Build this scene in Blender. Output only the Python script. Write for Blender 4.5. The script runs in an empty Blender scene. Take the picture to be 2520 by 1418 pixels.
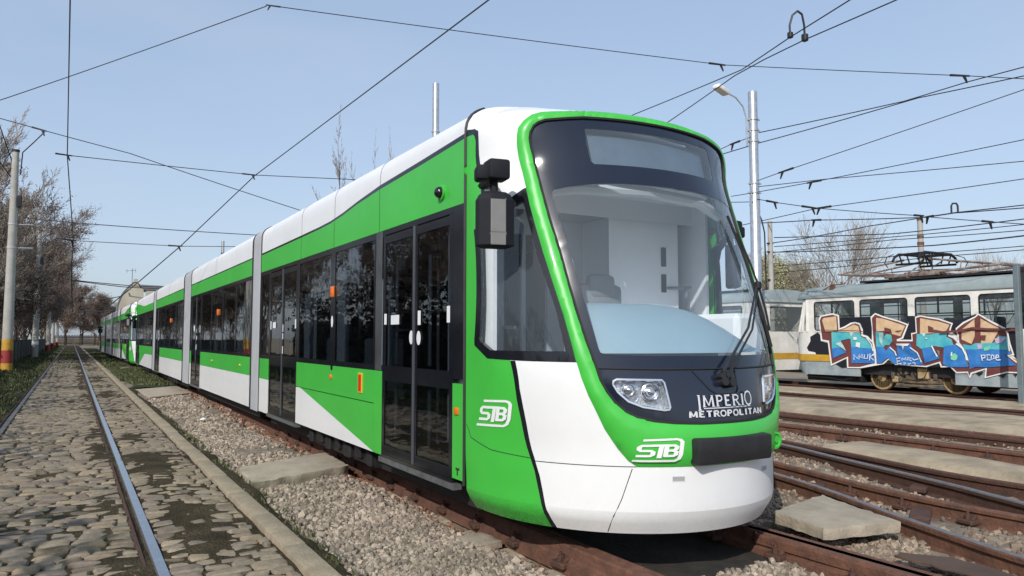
import bpy, bmesh, math, random
import numpy as np
from mathutils import Vector, Matrix
from mathutils.geometry import delaunay_2d_cdt, tessellate_polygon
SC = bpy.context.scene
COL = SC.collection
R = math.radians
# ------------------------------------------------------------------ camera, sky, sun, exposure
cam = bpy.data.objects.new('camera', bpy.data.cameras.new('camera'))
COL.objects.link(cam)
cam.location = (0, 0, 1.415)
cam.rotation_euler = (R(90 + 3.804), 0, R(-30.336))
cam.data.sensor_width = 36
cam.data.lens = 36 * 1850 / 2520
cam.data.clip_start = .05
cam.data.clip_end = 5000
SC.camera = cam
SUN_AZ, SUN_EL = R(230), R(34)
w = bpy.data.worlds.new("World")
SC.world = w
w.use_nodes = True
nt = w.node_tree
sky = nt.nodes.new('ShaderNodeTexSky')
sky.sky_type = 'NISHITA'
sky.sun_disc = False
sky.sun_elevation = SUN_EL
sky.sun_rotation = SUN_AZ
sky.air_density = 1.0
sky.dust_density = 2.0
sky.ozone_density = 2.5
bg = nt.nodes['Background']
bg.inputs[1].default_value = 0.15
# thin spring haze: flatten the sky's gradient and set its milky blue
gam = nt.nodes.new('ShaderNodeGamma'); gam.inputs[1].default_value = .42
hz = nt.nodes.new('ShaderNodeMix'); hz.data_type = 'RGBA'; hz.blend_type = 'MULTIPLY'; hz.inputs['Factor'].default_value = 1
hz.inputs['B'].default_value = (2.26, 2.48, 2.82, 1)
nt.links.new(sky.outputs[0], gam.inputs[0]); nt.links.new(gam.outputs[0], hz.inputs['A']); 
# faint veils of high cloud
wtc = nt.nodes.new('ShaderNodeTexCoord'); wmp = nt.nodes.new('ShaderNodeMapping'); wmp.inputs['Scale'].default_value = (1.2, 1.2, 4.5)
wn = nt.nodes.new('ShaderNodeTexNoise'); wn.inputs['Scale'].default_value = 1.6; wn.inputs['Detail'].default_value = 5; wn.inputs['Roughness'].default_value = .5
wr = nt.nodes.new('ShaderNodeMapRange'); wr.inputs['From Min'].default_value = .42; wr.inputs['From Max'].default_value = .75; wr.inputs['To Max'].default_value = .22
cl_ = nt.nodes.new('ShaderNodeMix'); cl_.data_type = 'RGBA'; cl_.inputs['B'].default_value = (4.4, 4.7, 5.3, 1)
nt.links.new(wtc.outputs['Generated'], wmp.inputs[0]); nt.links.new(wmp.outputs[0], wn.inputs['Vector']); nt.links.new(wn.outputs['Fac'], wr.inputs['Value'])
nt.links.new(wr.outputs['Result'], cl_.inputs['Factor']); nt.links.new(hz.outputs['Result'], cl_.inputs['A']); nt.links.new(cl_.outputs['Result'], bg.inputs[0])
sun = bpy.data.objects.new('sun', bpy.data.lights.new('sun', 'SUN'))
COL.objects.link(sun)
sun.data.energy = 3.6
sun.data.angle = R(.55)
sun.data.color = (1, .955, .88)
sdir = Vector((math.sin(SUN_AZ) * math.cos(SUN_EL), math.cos(SUN_AZ) * math.cos(SUN_EL), math.sin(SUN_EL)))
sun.rotation_euler = (-sdir).to_track_quat('-Z', 'Y').to_euler()
sun.location = (-20, -20, 30)
SC.view_settings.view_transform = 'Standard'
SC.view_settings.look = 'None'
SC.view_settings.exposure = 0.0
SC.view_settings.gamma = 1

# ------------------------------------------------------------------ materials
MATS = {}
def newmat(name):
    m = bpy.data.materials.new(name)
    m.use_nodes = True
    return m, m.node_tree, m.node_tree.nodes['Principled BSDF']
def pm(name, col, rough=.5, metal=0., var=.12, scale=4., bump=0., bscale=60., coat=0., col2=None, spec=.5, island=0., detail=6):
    m, t, b = newmat(name)
    N, Lk = t.nodes.new, t.links.new
    tc = N('ShaderNodeTexCoord')
    nz = N('ShaderNodeTexNoise')
    nz.inputs['Scale'].default_value = scale
    nz.inputs['Detail'].default_value = detail
    nz.inputs['Roughness'].default_value = .65
    Lk(tc.outputs['Object'], nz.inputs['Vector'])
    rp = N('ShaderNodeValToRGB')
    a = tuple(c * (1 - var) for c in col) if col2 is None else col
    bb = tuple(min(1, c * (1 + var)) for c in col) if col2 is None else col2
    rp.color_ramp.elements[0].color = (*a, 1)
    rp.color_ramp.elements[1].color = (*bb, 1)
    rp.color_ramp.elements[0].position = .33
    rp.color_ramp.elements[1].position = .67
    Lk(nz.outputs['Fac'], rp.inputs['Fac'])
    out = rp.outputs['Color']
    if island:
        g = N('ShaderNodeNewGeometry')
        mr = N('ShaderNodeMapRange')
        mr.inputs['To Min'].default_value = 1 - island
        mr.inputs['To Max'].default_value = 1 + island
        Lk(g.outputs['Random Per Island'], mr.inputs['Value'])
        mx = N('ShaderNodeMix'); mx.data_type = 'RGBA'; mx.blend_type = 'MULTIPLY'
        mx.inputs['Factor'].default_value = 1
        Lk(out, mx.inputs['A']); Lk(mr.outputs['Result'], mx.inputs['B'])
        out = mx.outputs['Result']
    Lk(out, b.inputs['Base Color'])
    b.inputs['Roughness'].default_value = rough
    b.inputs['Metallic'].default_value = metal
    b.inputs['Coat Weight'].default_value = coat
    b.inputs['Coat Roughness'].default_value = .05
    b.inputs['Specular IOR Level'].default_value = spec
    if bump:
        n2 = N('ShaderNodeTexNoise')
        n2.inputs['Scale'].default_value = bscale
        n2.inputs['Detail'].default_value = 5
        Lk(tc.outputs['Object'], n2.inputs['Vector'])
        bp = N('ShaderNodeBump')
        bp.inputs['Strength'].default_value = bump
        bp.inputs['Distance'].default_value = .02
        Lk(n2.outputs['Fac'], bp.inputs['Height'])
        Lk(bp.outputs['Normal'], b.inputs['Normal'])
    MATS[name] = m
    return m
def grime(m, col, z0, z1, amt):
    # road dirt that clings to the lowest part of the body, in specks
    t = m.node_tree; b = t.nodes['Principled BSDF']; N, Lk = t.nodes.new, t.links.new
    src = b.inputs['Base Color'].links[0].from_socket
    tc = N('ShaderNodeTexCoord'); sp = N('ShaderNodeSeparateXYZ'); Lk(tc.outputs['Object'], sp.inputs[0])
    mr = N('ShaderNodeMapRange'); mr.inputs['From Min'].default_value = z1; mr.inputs['From Max'].default_value = z0; mr.inputs['To Max'].default_value = 1
    Lk(sp.outputs['Z'], mr.inputs['Value'])
    n = N('ShaderNodeTexNoise'); n.inputs['Scale'].default_value = 38; n.inputs['Detail'].default_value = 8; n.inputs['Roughness'].default_value = .75
    Lk(tc.outputs['Object'], n.inputs['Vector'])
    m2 = N('ShaderNodeMapRange'); m2.inputs['From Min'].default_value = .38; m2.inputs['From Max'].default_value = .62; m2.inputs['To Max'].default_value = amt
    Lk(n.outputs['Fac'], m2.inputs['Value'])
    mu = N('ShaderNodeMath'); mu.operation = 'MULTIPLY'; Lk(mr.outputs['Result'], mu.inputs[0]); Lk(m2.outputs['Result'], mu.inputs[1])
    mx = N('ShaderNodeMix'); mx.data_type = 'RGBA'; mx.inputs['B'].default_value = (*col, 1)
    Lk(mu.outputs[0], mx.inputs['Factor']); Lk(src, mx.inputs['A']); Lk(mx.outputs['Result'], b.inputs['Base Color'])
    return m
def glass(name, tint, rough=.0, refl=1.0, ior=1.5, wav=0., pale_veil=0.):
    m = bpy.data.materials.new(name); m.use_nodes = True
    t = m.node_tree; t.nodes.clear()
    N, Lk = t.nodes.new, t.links.new
    o = N('ShaderNodeOutputMaterial'); mx = N('ShaderNodeMixShader')
    tr = N('ShaderNodeBsdfTransparent'); tr.inputs[0].default_value = (*tint, 1)
    gl = N('ShaderNodeBsdfGlossy'); gl.inputs[0].default_value = (refl, refl, refl, 1); gl.inputs['Roughness'].default_value = rough
    fr = N('ShaderNodeFresnel')
    # a thin pane reflects alike from both sides
    ge = N('ShaderNodeNewGeometry'); io = N('ShaderNodeMapRange'); io.inputs['To Min'].default_value = ior; io.inputs['To Max'].default_value = 1 / ior
    Lk(ge.outputs['Backfacing'], io.inputs['Value']); Lk(io.outputs['Result'], fr.inputs[0])
    Lk(fr.outputs[0], mx.inputs[0]); Lk(tr.outputs[0], mx.inputs[1]); Lk(gl.outputs[0], mx.inputs[2]); 
    res = mx.outputs[0]
    if pale_veil:
        # pale diffuse film added to brighten the pane like reflected sky
        df = N('ShaderNodeBsdfDiffuse'); df.inputs[0].default_value = (.70, .84, .95, 1); m2 = N('ShaderNodeMixShader'); m2.inputs[0].default_value = pale_veil
        Lk(res, m2.inputs[1]); Lk(df.outputs[0], m2.inputs[2]); res = m2.outputs[0]
    Lk(res, o.inputs[0])
    if wav:
        tc = N('ShaderNodeTexCoord'); n2 = N('ShaderNodeTexNoise'); n2.inputs['Scale'].default_value = 2.2
        Lk(tc.outputs['Object'], n2.inputs['Vector'])
        bp = N('ShaderNodeBump'); bp.inputs['Strength'].default_value = wav; bp.inputs['Distance'].default_value = .02
        Lk(n2.outputs['Fac'], bp.inputs['Height']); Lk(bp.outputs['Normal'], gl.inputs['Normal'])
    MATS[name] = m
    return m
GREEN = grime(pm('green_paint', (.055, .47, .055), .38, var=.06, scale=1.2, coat=.12), (.020, .075, .018), .16, .36, .75)
WHITE = grime(pm('white_paint', (.78, .785, .79), .38, var=.03, scale=2, coat=.2), (.42, .38, .32), .2, .45, .16)
ROOFW = pm('roof_white', (.74, .75, .77), .45, var=.05, scale=1.2)
BLACKP = pm('black_gloss', (.012, .013, .017), .12, var=.2, scale=3)
BLACKM = pm('black_matt', (.018, .018, .020), .6, var=.3, scale=8)
NAVY = pm('navy_mask', (.012, .017, .034), .14, var=.12, scale=2, coat=.4)
FRIT = pm('frit_dark', (.010, .015, .030), .10, var=.08, scale=2, coat=.2)
GREYB = pm('bellows_grey', (.42, .43, .45), .6, var=.08, scale=3)
STEEL = pm('galvanised', (.55, .56, .57), .35, metal=.8, var=.15, scale=9)
CHROME = pm('chrome', (.8, .8, .82), .12, metal=1, var=.03)
DKMETAL = pm('dark_metal', (.022, .022, .024), .55, metal=.3, var=.4, scale=7, bump=.2)
PLASTIC = pm('mirror_plastic', (.014, .015, .020), .75, var=.1, scale=20, spec=.25)
PLASTICL = pm('mirror_facet', (.20, .195, .19), .55, var=.06, scale=10)
INTER = pm('interior_light', (.80, .82, .84), .6, var=.04)
INTERW = pm('cab_wall', (.86, .88, .90), .6, var=.03)
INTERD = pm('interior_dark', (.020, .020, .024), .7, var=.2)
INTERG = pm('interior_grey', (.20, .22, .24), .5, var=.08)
DASH = pm('dash_blue', (.25, .36, .42), .55, var=.04)
ORANGE = pm('orange_lens', (.75, .17, .02), .25, var=.1, scale=30)
REDR = pm('red_reflector', (.62, .035, .012), .25, var=.06)
YELLOWB = pm('yellow_edge', (.75, .42, .03), .4, var=.1)
LETW = pm('lettering_white', (.80, .82, .80), .4, var=.03)
SILV = pm('lettering_silver', (.72, .73, .75), .35, metal=.15, var=.08, scale=30)
STICK = pm('sticker_white', (.75, .77, .78), .5, var=.04)
RUBBER = pm('rubber', (.012, .012, .012), .7, var=.2)
GL_SIDE = glass('side_glass', (.48, .51, .54), .0, wav=.12)
GL_FRONT = glass('front_glass', (.94, .97, .99), .0, ior=1.55, pale_veil=.05)
GL_CAB = glass('cab_glass', (.93, .95, .96), .0, ior=1.5, pale_veil=.05)
GL_LAMP = glass('lamp_glass', (.92, .94, .96), .0)
GL_OLD = glass('old_glass', (.86, .87, .86), .03, wav=.3, pale_veil=.02)
RUSTM = pm('rail_rust', (.175, .078, .047), .8, var=.4, scale=9, bump=.45, bscale=40, col2=(.085, .042, .030))
RUSTD = pm('rail_rust_dark', (.10, .042, .026), .8, var=.5, scale=12, bump=.5, bscale=50, col2=(.05, .028, .022))
RAILTOP = pm('rail_polished', (.36, .37, .40), .22, metal=.9, var=.12, scale=14)
RAILGREY = pm('rail_grey', (.22, .20, .19), .4, metal=.6, var=.3, scale=12, bump=.15)
CONC = pm('concrete', (.42, .36, .275), .9, var=.2, scale=5, bump=.45, bscale=45, col2=(.30, .255, .195))
CONCP = pm('concrete_pole', (.36, .35, .32), .85, var=.14, scale=3, bump=.2, bscale=25)
KERBM = pm('kerb_concrete', (.37, .305, .215), .9, var=.2, scale=6, bump=.5, bscale=50, col2=(.26, .21, .145))
STRIP = pm('beige_strip', (.47, .38, .26), .95, scale=1.8, bump=.5, bscale=30, col2=(.215, .175, .12), detail=10)
GRAVEL = pm('gravel_stone', (.37, .305, .24), .9, scale=1.6, island=.5, bump=.4, bscale=90, col2=(.205, .168, .13))
GRAVELRUST = pm('gravel_rust_dust', (.24, .115, .070), .95, scale=3, island=.45, bump=.4, bscale=90, col2=(.15, .065, .042))
GRAVELR = pm('gravel_rusty', (.33, .265, .20), .9, scale=2.2, island=.5, bump=.4, bscale=90, col2=(.155, .105, .075))
BALLAST = pm('ballast_bed', (.13, .105, .08), .95, scale=5, bump=1., bscale=45, col2=(.33, .275, .205), detail=10)
BARK = pm('bark', (.155, .115, .090), .9, scale=6, bump=.4, bscale=30, col2=(.095, .070, .055))
TWIG = pm('twig', (.23, .175, .14), .9, scale=2, col2=(.15, .115, .095))
TWIGG = pm('twig_grey', (.33, .285, .24), .9, scale=2, col2=(.23, .20, .17))
BUD = pm('bud_leaf', (.225, .168, .135), .8, scale=1.2, island=.4, col2=(.17, .12, .095))
BUDG = pm('green_bud', (.40, .40, .20), .8, scale=1.2, island=.4, col2=(.30, .30, .15))
GRASSM = pm('grass_blade', (.050, .074, .024), .8, scale=.7, island=.45, col2=(.10, .092, .04))
WIREM = pm('wire', (.022, .022, .026), .5, var=.1)
TWHITE = pm('old_white', (.80, .79, .75), .5, scale=2.6, col2=(.62, .595, .54), bump=.05)
TGREY = pm('old_roof_grey', (.30, .345, .345), .6, scale=2.0, col2=(.21, .255, .26), bump=.1, bscale=14)
TSKIRT = pm('old_skirt', (.24, .29, .32), .6, scale=3.5, col2=(.36, .40, .40), bump=.1)
TYEL = pm('old_yellow', (.62, .36, .03), .5, scale=5, col2=(.45, .24, .03))
WHEELY = pm('wheel_ochre', (.47, .36, .19), .85, scale=9, col2=(.27, .18, .09), bump=.2)
WHEELR = pm('wheel_rim', (.20, .105, .055), .6, metal=.3, scale=8, col2=(.12, .06, .04))
GBROWN = pm('spray_brown', (.155, .045, .040), .6, var=.15, scale=3)
GBLUE = pm('spray_blue', (.022, .15, .46), .6, scale=3.5, col2=(.05, .24, .60))
GTEAL = pm('spray_teal', (.035, .36, .50), .6, scale=3.2, col2=(.14, .52, .50))
GBEIGE = pm('spray_beige', (.72, .52, .33), .6, scale=4, col2=(.55, .37, .21))
GWHITE = pm('spray_white', (.78, .77, .75), .6, var=.05)
GBLACK = pm('spray_black', (.010, .011, .018), .6, var=.2)
GPALE = pm('spray_pale', (.45, .62, .60), .6, var=.2, scale=6)
GMINT = pm('spray_mint', (.20, .60, .38), .6, var=.1)
GPINK = pm('spray_pink', (.50, .42, .58), .6, var=.1)
PYEL = pm('band_yellow', (.55, .31, .035), .7, scale=5, col2=(.42, .22, .03))
PRED = pm('band_red', (.33, .030, .025), .7, scale=5, col2=(.24, .03, .025))
FENCED = pm('fence_dark', (.020, .021, .020), .9, scale=1.4, bump=.6, bscale=12, col2=(.040, .036, .030))
PLASTER = pm('old_plaster', (.50, .46, .37), .9, scale=.35, col2=(.36, .325, .26), bump=.2, bscale=3)
ROOFM = pm('roof_sheet', (.20, .215, .23), .6, scale=.8, col2=(.13, .14, .15))
FENCEB = pm('fence_brown', (.10, .062, .042), .9, scale=2, col2=(.065, .042, .03))

def cobble_mat():
    m, t, b = newmat('cobble_stone')
    N, Lk = t.nodes.new, t.links.new
    g = N('ShaderNodeNewGeometry')
    rp = N('ShaderNodeValToRGB')
    cs = [(0, (.16, .128, .092)), (.25, (.27, .215, .148)), (.5, (.215, .182, .138)), (.7, (.325, .258, .172)), (.88, (.17, .135, .115)), (1, (.35, .28, .19))]
    while len(rp.color_ramp.elements) < len(cs): rp.color_ramp.elements.new(.5)
    for e, (p, c) in zip(rp.color_ramp.elements, cs): e.position = p; e.color = (*c, 1)
    Lk(g.outputs['Random Per Island'], rp.inputs['Fac'])
    tc = N('ShaderNodeTexCoord')
    n = N('ShaderNodeTexNoise'); n.inputs['Scale'].default_value = 22; n.inputs['Detail'].default_value = 8; n.inputs['Roughness'].default_value = .7
    Lk(tc.outputs['Object'], n.inputs['Vector'])
    mr = N('ShaderNodeMapRange'); mr.inputs['From Min'].default_value = .3; mr.inputs['From Max'].default_value = .7
    mr.inputs['To Min'].default_value = .68; mr.inputs['To Max'].default_value = 1.22
    Lk(n.outputs['Fac'], mr.inputs['Value'])
    mx = N('ShaderNodeMix'); mx.data_type = 'RGBA'; mx.blend_type = 'MULTIPLY'; mx.inputs['Factor'].default_value = 1
    Lk(rp.outputs['Color'], mx.inputs['A']); Lk(mr.outputs['Result'], mx.inputs['B'])
    n2 = N('ShaderNodeTexNoise'); n2.inputs['Scale'].default_value = 1.3; n2.inputs['Detail'].default_value = 6; n2.inputs['Roughness'].default_value = .7
    Lk(tc.outputs['Object'], n2.inputs['Vector'])
    mr2 = N('ShaderNodeMapRange'); mr2.inputs['From Min'].default_value = .52; mr2.inputs['From Max'].default_value = .68
    mr2.inputs['To Max'].default_value = .75
    Lk(n2.outputs['Fac'], mr2.inputs['Value'])
    mo = N('ShaderNodeMix'); mo.data_type = 'RGBA'; mo.inputs['B'].default_value = (.085, .072, .034, 1)
    Lk(mr2.outputs['Result'], mo.inputs['Factor']); Lk(mx.outputs['Result'], mo.inputs['A'])
    Lk(mo.outputs['Result'], b.inputs['Base Color'])
    b.inputs['Roughness'].default_value = .75
    bp = N('ShaderNodeBump'); bp.inputs['Strength'].default_value = .5; bp.inputs['Distance'].default_value = .012
    Lk(n.outputs['Fac'], bp.inputs['Height']); Lk(bp.outputs['Normal'], b.inputs['Normal'])
    return m
COBBLE = cobble_mat()
def soil_mat(name, cols, scale, fine, bump=.8):
    m, t, b = newmat(name)
    N, Lk = t.nodes.new, t.links.new
    tc = N('ShaderNodeTexCoord')
    n = N('ShaderNodeTexNoise'); n.inputs['Scale'].default_value = scale; n.inputs['Detail'].default_value = 9; n.inputs['Roughness'].default_value = .68
    Lk(tc.outputs['Object'], n.inputs['Vector'])
    rp = N('ShaderNodeValToRGB')
    while len(rp.color_ramp.elements) < len(cols): rp.color_ramp.elements.new(.5)
    for i, (e, c) in enumerate(zip(rp.color_ramp.elements, cols)): e.position = .3 + .4 * i / (len(cols) - 1); e.color = (*c, 1)
    Lk(n.outputs['Fac'], rp.inputs['Fac'])
    v = N('ShaderNodeTexVoronoi'); v.inputs['Scale'].default_value = fine
    Lk(tc.outputs['Object'], v.inputs['Vector'])
    mr = N('ShaderNodeMapRange'); mr.inputs['From Max'].default_value = .6; mr.inputs['To Min'].default_value = 1.15; mr.inputs['To Max'].default_value = .7
    Lk(v.outputs['Distance'], mr.inputs['Value'])
    mx = N('ShaderNodeMix'); mx.data_type = 'RGBA'; mx.blend_type = 'MULTIPLY'; mx.inputs['Factor'].default_value = .8
    Lk(rp.outputs['Color'], mx.inputs['A']); Lk(mr.outputs['Result'], mx.inputs['B'])
    Lk(mx.outputs['Result'], b.inputs['Base Color'])
    b.inputs['Roughness'].default_value = .95
    b.inputs['Specular IOR Level'].default_value = .2
    bp = N('ShaderNodeBump'); bp.inputs['Strength'].default_value = bump; bp.inputs['Distance'].default_value = .03
    Lk(mr.outputs['Result'], bp.inputs['Height']); Lk(bp.outputs['Normal'], b.inputs['Normal'])
    return m
GROUND = soil_mat('ground_soil', [(.19, .15, .105), (.31, .255, .185), (.40, .335, .245)], .6, 16)
MOSS = soil_mat('moss_soil', [(.022, .018, .010), (.060, .046, .024), (.115, .088, .050)], 2.2, 40)
TURF = soil_mat('turf_soil', [(.022, .034, .012), (.040, .055, .018), (.075, .070, .03)], .8, 30)

# ------------------------------------------------------------------ mesh helpers
class MB:
    def __init__(s): s.v = []; s.f = []; s.m = []; s.sm = []
    def add(s, v, f, m=0, smooth=False):
        o = len(s.v); s.v += [tuple(p) for p in v]
        for q in f: s.f.append(tuple(i + o for i in q)); s.m.append(m); s.sm.append(smooth)
        return s
    def box(s, x0, x1, y0, y1, z0, z1, m=0):
        v = [(x, y, z) for z in (z0, z1) for y in (y0, y1) for x in (x0, x1)]
        return s.add(v, [(0, 2, 3, 1), (4, 5, 7, 6), (0, 1, 5, 4), (2, 6, 7, 3), (0, 4, 6, 2), (1, 3, 7, 5)], m)
    def cbox(s, c, size, b=.01, m=0, rot=None, seg=1):
        bm = bmesh.new(); bmesh.ops.create_cube(bm, size=1)
        for v in bm.verts: v.co = Vector((v.co.x * size[0], v.co.y * size[1], v.co.z * size[2]))
        bmesh.ops.bevel(bm, geom=bm.edges[:], offset=b, segments=seg, affect='EDGES', profile=.5)
        M = Matrix.Translation(c) @ (rot.to_4x4() if rot else Matrix.Identity(4))
        bm.verts.index_update()
        s.add([M @ v.co for v in bm.verts], [[v.index for v in f.verts] for f in bm.faces], m, True); bm.free()
        return s
    def tube(s, pts, r, n=6, m=0, caps=True):
        pts = [Vector(p) for p in pts]; k = len(pts)
        rs = r if isinstance(r, (list, tuple)) else [r] * k
        vs = []; fs = []; prev = None
        for i, p in enumerate(pts):
            d = (pts[min(i + 1, k - 1)] - pts[max(i - 1, 0)])
            d = d.normalized() if d.length > 1e-9 else Vector((0, 0, 1))
            if prev is None:
                a = d.orthogonal().normalized()
            else:
                a = (prev - d * prev.dot(d))
                a = a.normalized() if a.length > 1e-6 else d.orthogonal().normalized()
            prev = a; b = d.cross(a)
            for j in range(n):
                t = 2 * math.pi * j / n
                vs.append(p + (a * math.cos(t) + b * math.sin(t)) * rs[i])
        for i in range(k - 1):
            for j in range(n):
                fs.append((i * n + j, i * n + (j + 1) % n, (i + 1) * n + (j + 1) % n, (i + 1) * n + j))
        if caps: fs += [tuple(range(n - 1, -1, -1)), tuple((k - 1) * n + j for j in range(n))]
        return s.add(vs, fs, m, True)
    def lathe(s, prof, c, n=20, axis='Z', m=0):
        vs = []; fs = []; k = len(prof)
        for r, h in prof:
            for j in range(n):
                t = 2 * math.pi * j / n; a, b = r * math.cos(t), r * math.sin(t)
                p = {'Z': (a, b, h), 'X': (h, a, b), 'Y': (a, h, b)}[axis]
                vs.append((p[0] + c[0], p[1] + c[1], p[2] + c[2]))
        for i in range(k - 1):
            for j in range(n): fs.append((i * n + j, i * n + (j + 1) % n, (i + 1) * n + (j + 1) % n, (i + 1) * n + j))
        fs += [tuple(range(n - 1, -1, -1)), tuple((k - 1) * n + j for j in range(n))]
        return s.add(vs, fs, m, True)
    def prism(s, poly, fn, d0, d1, m=0):
        """poly: 2D points; fn(u, v, d) -> 3D; extruded from d0 to d1"""
        n = len(poly)
        tris = tessellate_polygon([[Vector((p[0], p[1], 0)) for p in poly]])
        v = [fn(p[0], p[1], d) for d in (d0, d1) for p in poly]
        f = [tuple(t) for t in tris] + [tuple(i + n for i in reversed(t)) for t in tris]
        f += [(i, (i + 1) % n, (i + 1) % n + n, i + n) for i in range(n)]
        return s.add(v, f, m)
    def sweep(s, prof, path, m=0, up=Vector((0, 0, 1)), mlist=None):
        path = [Vector(p) for p in path]; k = len(path); n = len(prof); vs = []; fs = []; ms = []
        for i, p in enumerate(path):
            d = (path[min(i + 1, k - 1)] - path[max(i - 1, 0)]).normalized()
            r = d.cross(up).normalized()
            for a, b in prof: vs.append(p + r * a + up * b)
        o = len(s.v); s.v += [tuple(v) for v in vs]
        for i in range(k - 1):
            for j in range(n):
                s.f.append(tuple(o + q for q in (i * n + j, (i + 1) * n + j, (i + 1) * n + (j + 1) % n, i * n + (j + 1) % n)))
                s.m.append(mlist[j] if mlist else m); s.sm.append(False)
        s.f.append(tuple(o + j for j in range(n))); s.f.append(tuple(o + (k - 1) * n + j for j in range(n - 1, -1, -1)))
        s.m += [m, m]; s.sm += [False, False]
        return s
    def build(s, name, mats, parent=None, angle=35, fixn=True):
        me = bpy.data.meshes.new(name)
        me.from_pydata(s.v, [], s.f)
        for mt in (mats if isinstance(mats, (list, tuple)) else [mats]): me.materials.append(mt)
        me.polygons.foreach_set('material_index', s.m)
        me.polygons.foreach_set('use_smooth', s.sm)
        if fixn:
            bm = bmesh.new(); bm.from_mesh(me); bmesh.ops.recalc_face_normals(bm, faces=bm.faces[:]); bm.to_mesh(me); bm.free()
        me.update()
        if any(s.sm):
            try: me.set_sharp_from_angle(angle=R(angle))
            except Exception: pass
        o = bpy.data.objects.new(name, me); COL.objects.link(o)
        if parent: o.parent = parent
        return o
def thing(name, label, cat, loc=(0, 0, 0), rz=0, group=None):
    o = bpy.data.objects.new(name, None); COL.objects.link(o); o.empty_display_size = .2
    o.location = loc; o.rotation_euler = (0, 0, rz); o['label'] = label; o['category'] = cat
    if group: o['group'] = group
    return o
def tag(o, label, cat, group=None):
    o['label'] = label; o['category'] = cat
    if group: o['group'] = group
    return o
def struct(o, kind='structure'): o['kind'] = kind; return o
def copy_tree(o, parent=None):
    c = o.copy(); COL.objects.link(c)
    if parent: c.parent = parent
    for ch in [x for x in CHILD.get(o.name, [])]: copy_tree(ch, c)
    return c
CHILD = {}
def index_children():
    CHILD.clear()
    for o in list(bpy.data.objects):
        if o.parent: CHILD.setdefault(o.parent.name, []).append(o)
def raw_mesh(name, V, F, mat, parent=None, smooth=False, loc=None):
    """V: (n,3) array, F: (k,3 or 4) array, made fast"""
    me = bpy.data.meshes.new(name)
    V = np.asarray(V, np.float32); F = np.asarray(F, np.int32); k, c = F.shape
    me.vertices.add(len(V)); me.vertices.foreach_set('co', V.ravel())
    me.loops.add(k * c); me.loops.foreach_set('vertex_index', F.ravel())
    me.polygons.add(k); me.polygons.foreach_set('loop_start', np.arange(k, dtype=np.int32) * c)
    me.polygons.foreach_set('use_smooth', np.full(k, smooth))
    me.materials.append(mat); me.update(calc_edges=True); me.validate()
    o = bpy.data.objects.new(name, me); COL.objects.link(o)
    if parent: o.parent = parent
    return o
def spline(pts, step=.25):
    """Catmull-Rom through pts"""
    P = [Vector(p) for p in pts]; P = [2 * P[0] - P[1]] + P + [2 * P[-1] - P[-2]]; out = []
    for i in range(1, len(P) - 2):
        n = max(2, int((P[i + 1] - P[i]).length / step))
        for j in range(n):
            t = j / n; a, b, c, d = P[i - 1:i + 3]
            out.append(.5 * ((2 * b) + (c - a) * t + (2 * a - 5 * b + 4 * c - d) * t * t + (3 * b - a - 3 * c + d) * t ** 3))
    out.append(P[-2]); return out
rng = np.random.default_rng(7)
random.seed(7)
def vnoise(x, y, s=0):
    """smooth value noise on arrays"""
    x = np.asarray(x, float); y = np.asarray(y, float)
    xi = np.floor(x).astype(int); yi = np.floor(y).astype(int); fx = x - xi; fy = y - yi
    fx = fx * fx * (3 - 2 * fx); fy = fy * fy * (3 - 2 * fy)
    h = lambda a, b: np.modf(np.abs(np.sin(a * 127.1 + b * 311.7 + s * 74.7) * 43758.5453))[0]
    return (h(xi, yi) * (1 - fx) + h(xi + 1, yi) * fx) * (1 - fy) + (h(xi, yi + 1) * (1 - fx) + h(xi + 1, yi + 1) * fx) * fy

# ------------------------------------------------------------------ ground, paved track, ballast, kerb
def grid(name, xs, ys, hf, mat, smooth=True):
    X, Y = np.meshgrid(xs, ys); Z = hf(X, Y)
    n, m = len(xs), len(ys)
    i = np.arange((m - 1) * (n - 1)); r = i // (n - 1); c = i % (n - 1); a = r * n + c
    F = np.stack([a, a + 1, a + n + 1, a + n], 1)
    return raw_mesh(name, np.stack([X.ravel(), Y.ravel(), Z.ravel()], 1), F, mat, smooth=smooth)
g = MB().add([(-900, -300, -.20), (900, -300, -.20), (900, 1500, -.20), (-900, 1500, -.20)], [(0, 1, 2, 3)]).build('ground', GROUND)
struct(g)
KX0, KX1 = 1.27, 1.43
def bal_h(x, y):
    b = -.115 + .06 * np.exp(-((x - 1.43) / .22) ** 2) + .045 * (vnoise(x * 1.3, y * 1.3, 1) - .5) + .035 * (vnoise(x * 4, y * 4, 2) - .5) + .02 * (vnoise(x * 11, y * 11, 3) - .5)
    b = np.where(y > 14, b + np.clip((y - 14) / 8, 0, 1) * .05, b)
    b = b - .09 * np.exp(-((x - 2.90) / .20) ** 2) * np.clip((16 - y) / 4, 0, 1) - .05 * ((x > 3.1) & (x < 4.4))
    return np.where(x > 4.45, b - .035, b)
xs = np.concatenate([np.arange(1.43, 5.0, .05), np.arange(5.0, 10.3, .1)]); ys = np.concatenate([np.arange(.5, 14, .06), np.arange(14, 46, .25)])
bb = struct(grid('ballast_bed', xs, ys, bal_h, BALLAST))
far_b = grid('trackside_ground', np.arange(10.2, 60, .6), np.arange(-6, 60, .6), lambda x, y: -.15 + .06 * (vnoise(x, y, 4) - .5), GROUND); struct(far_b)
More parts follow.
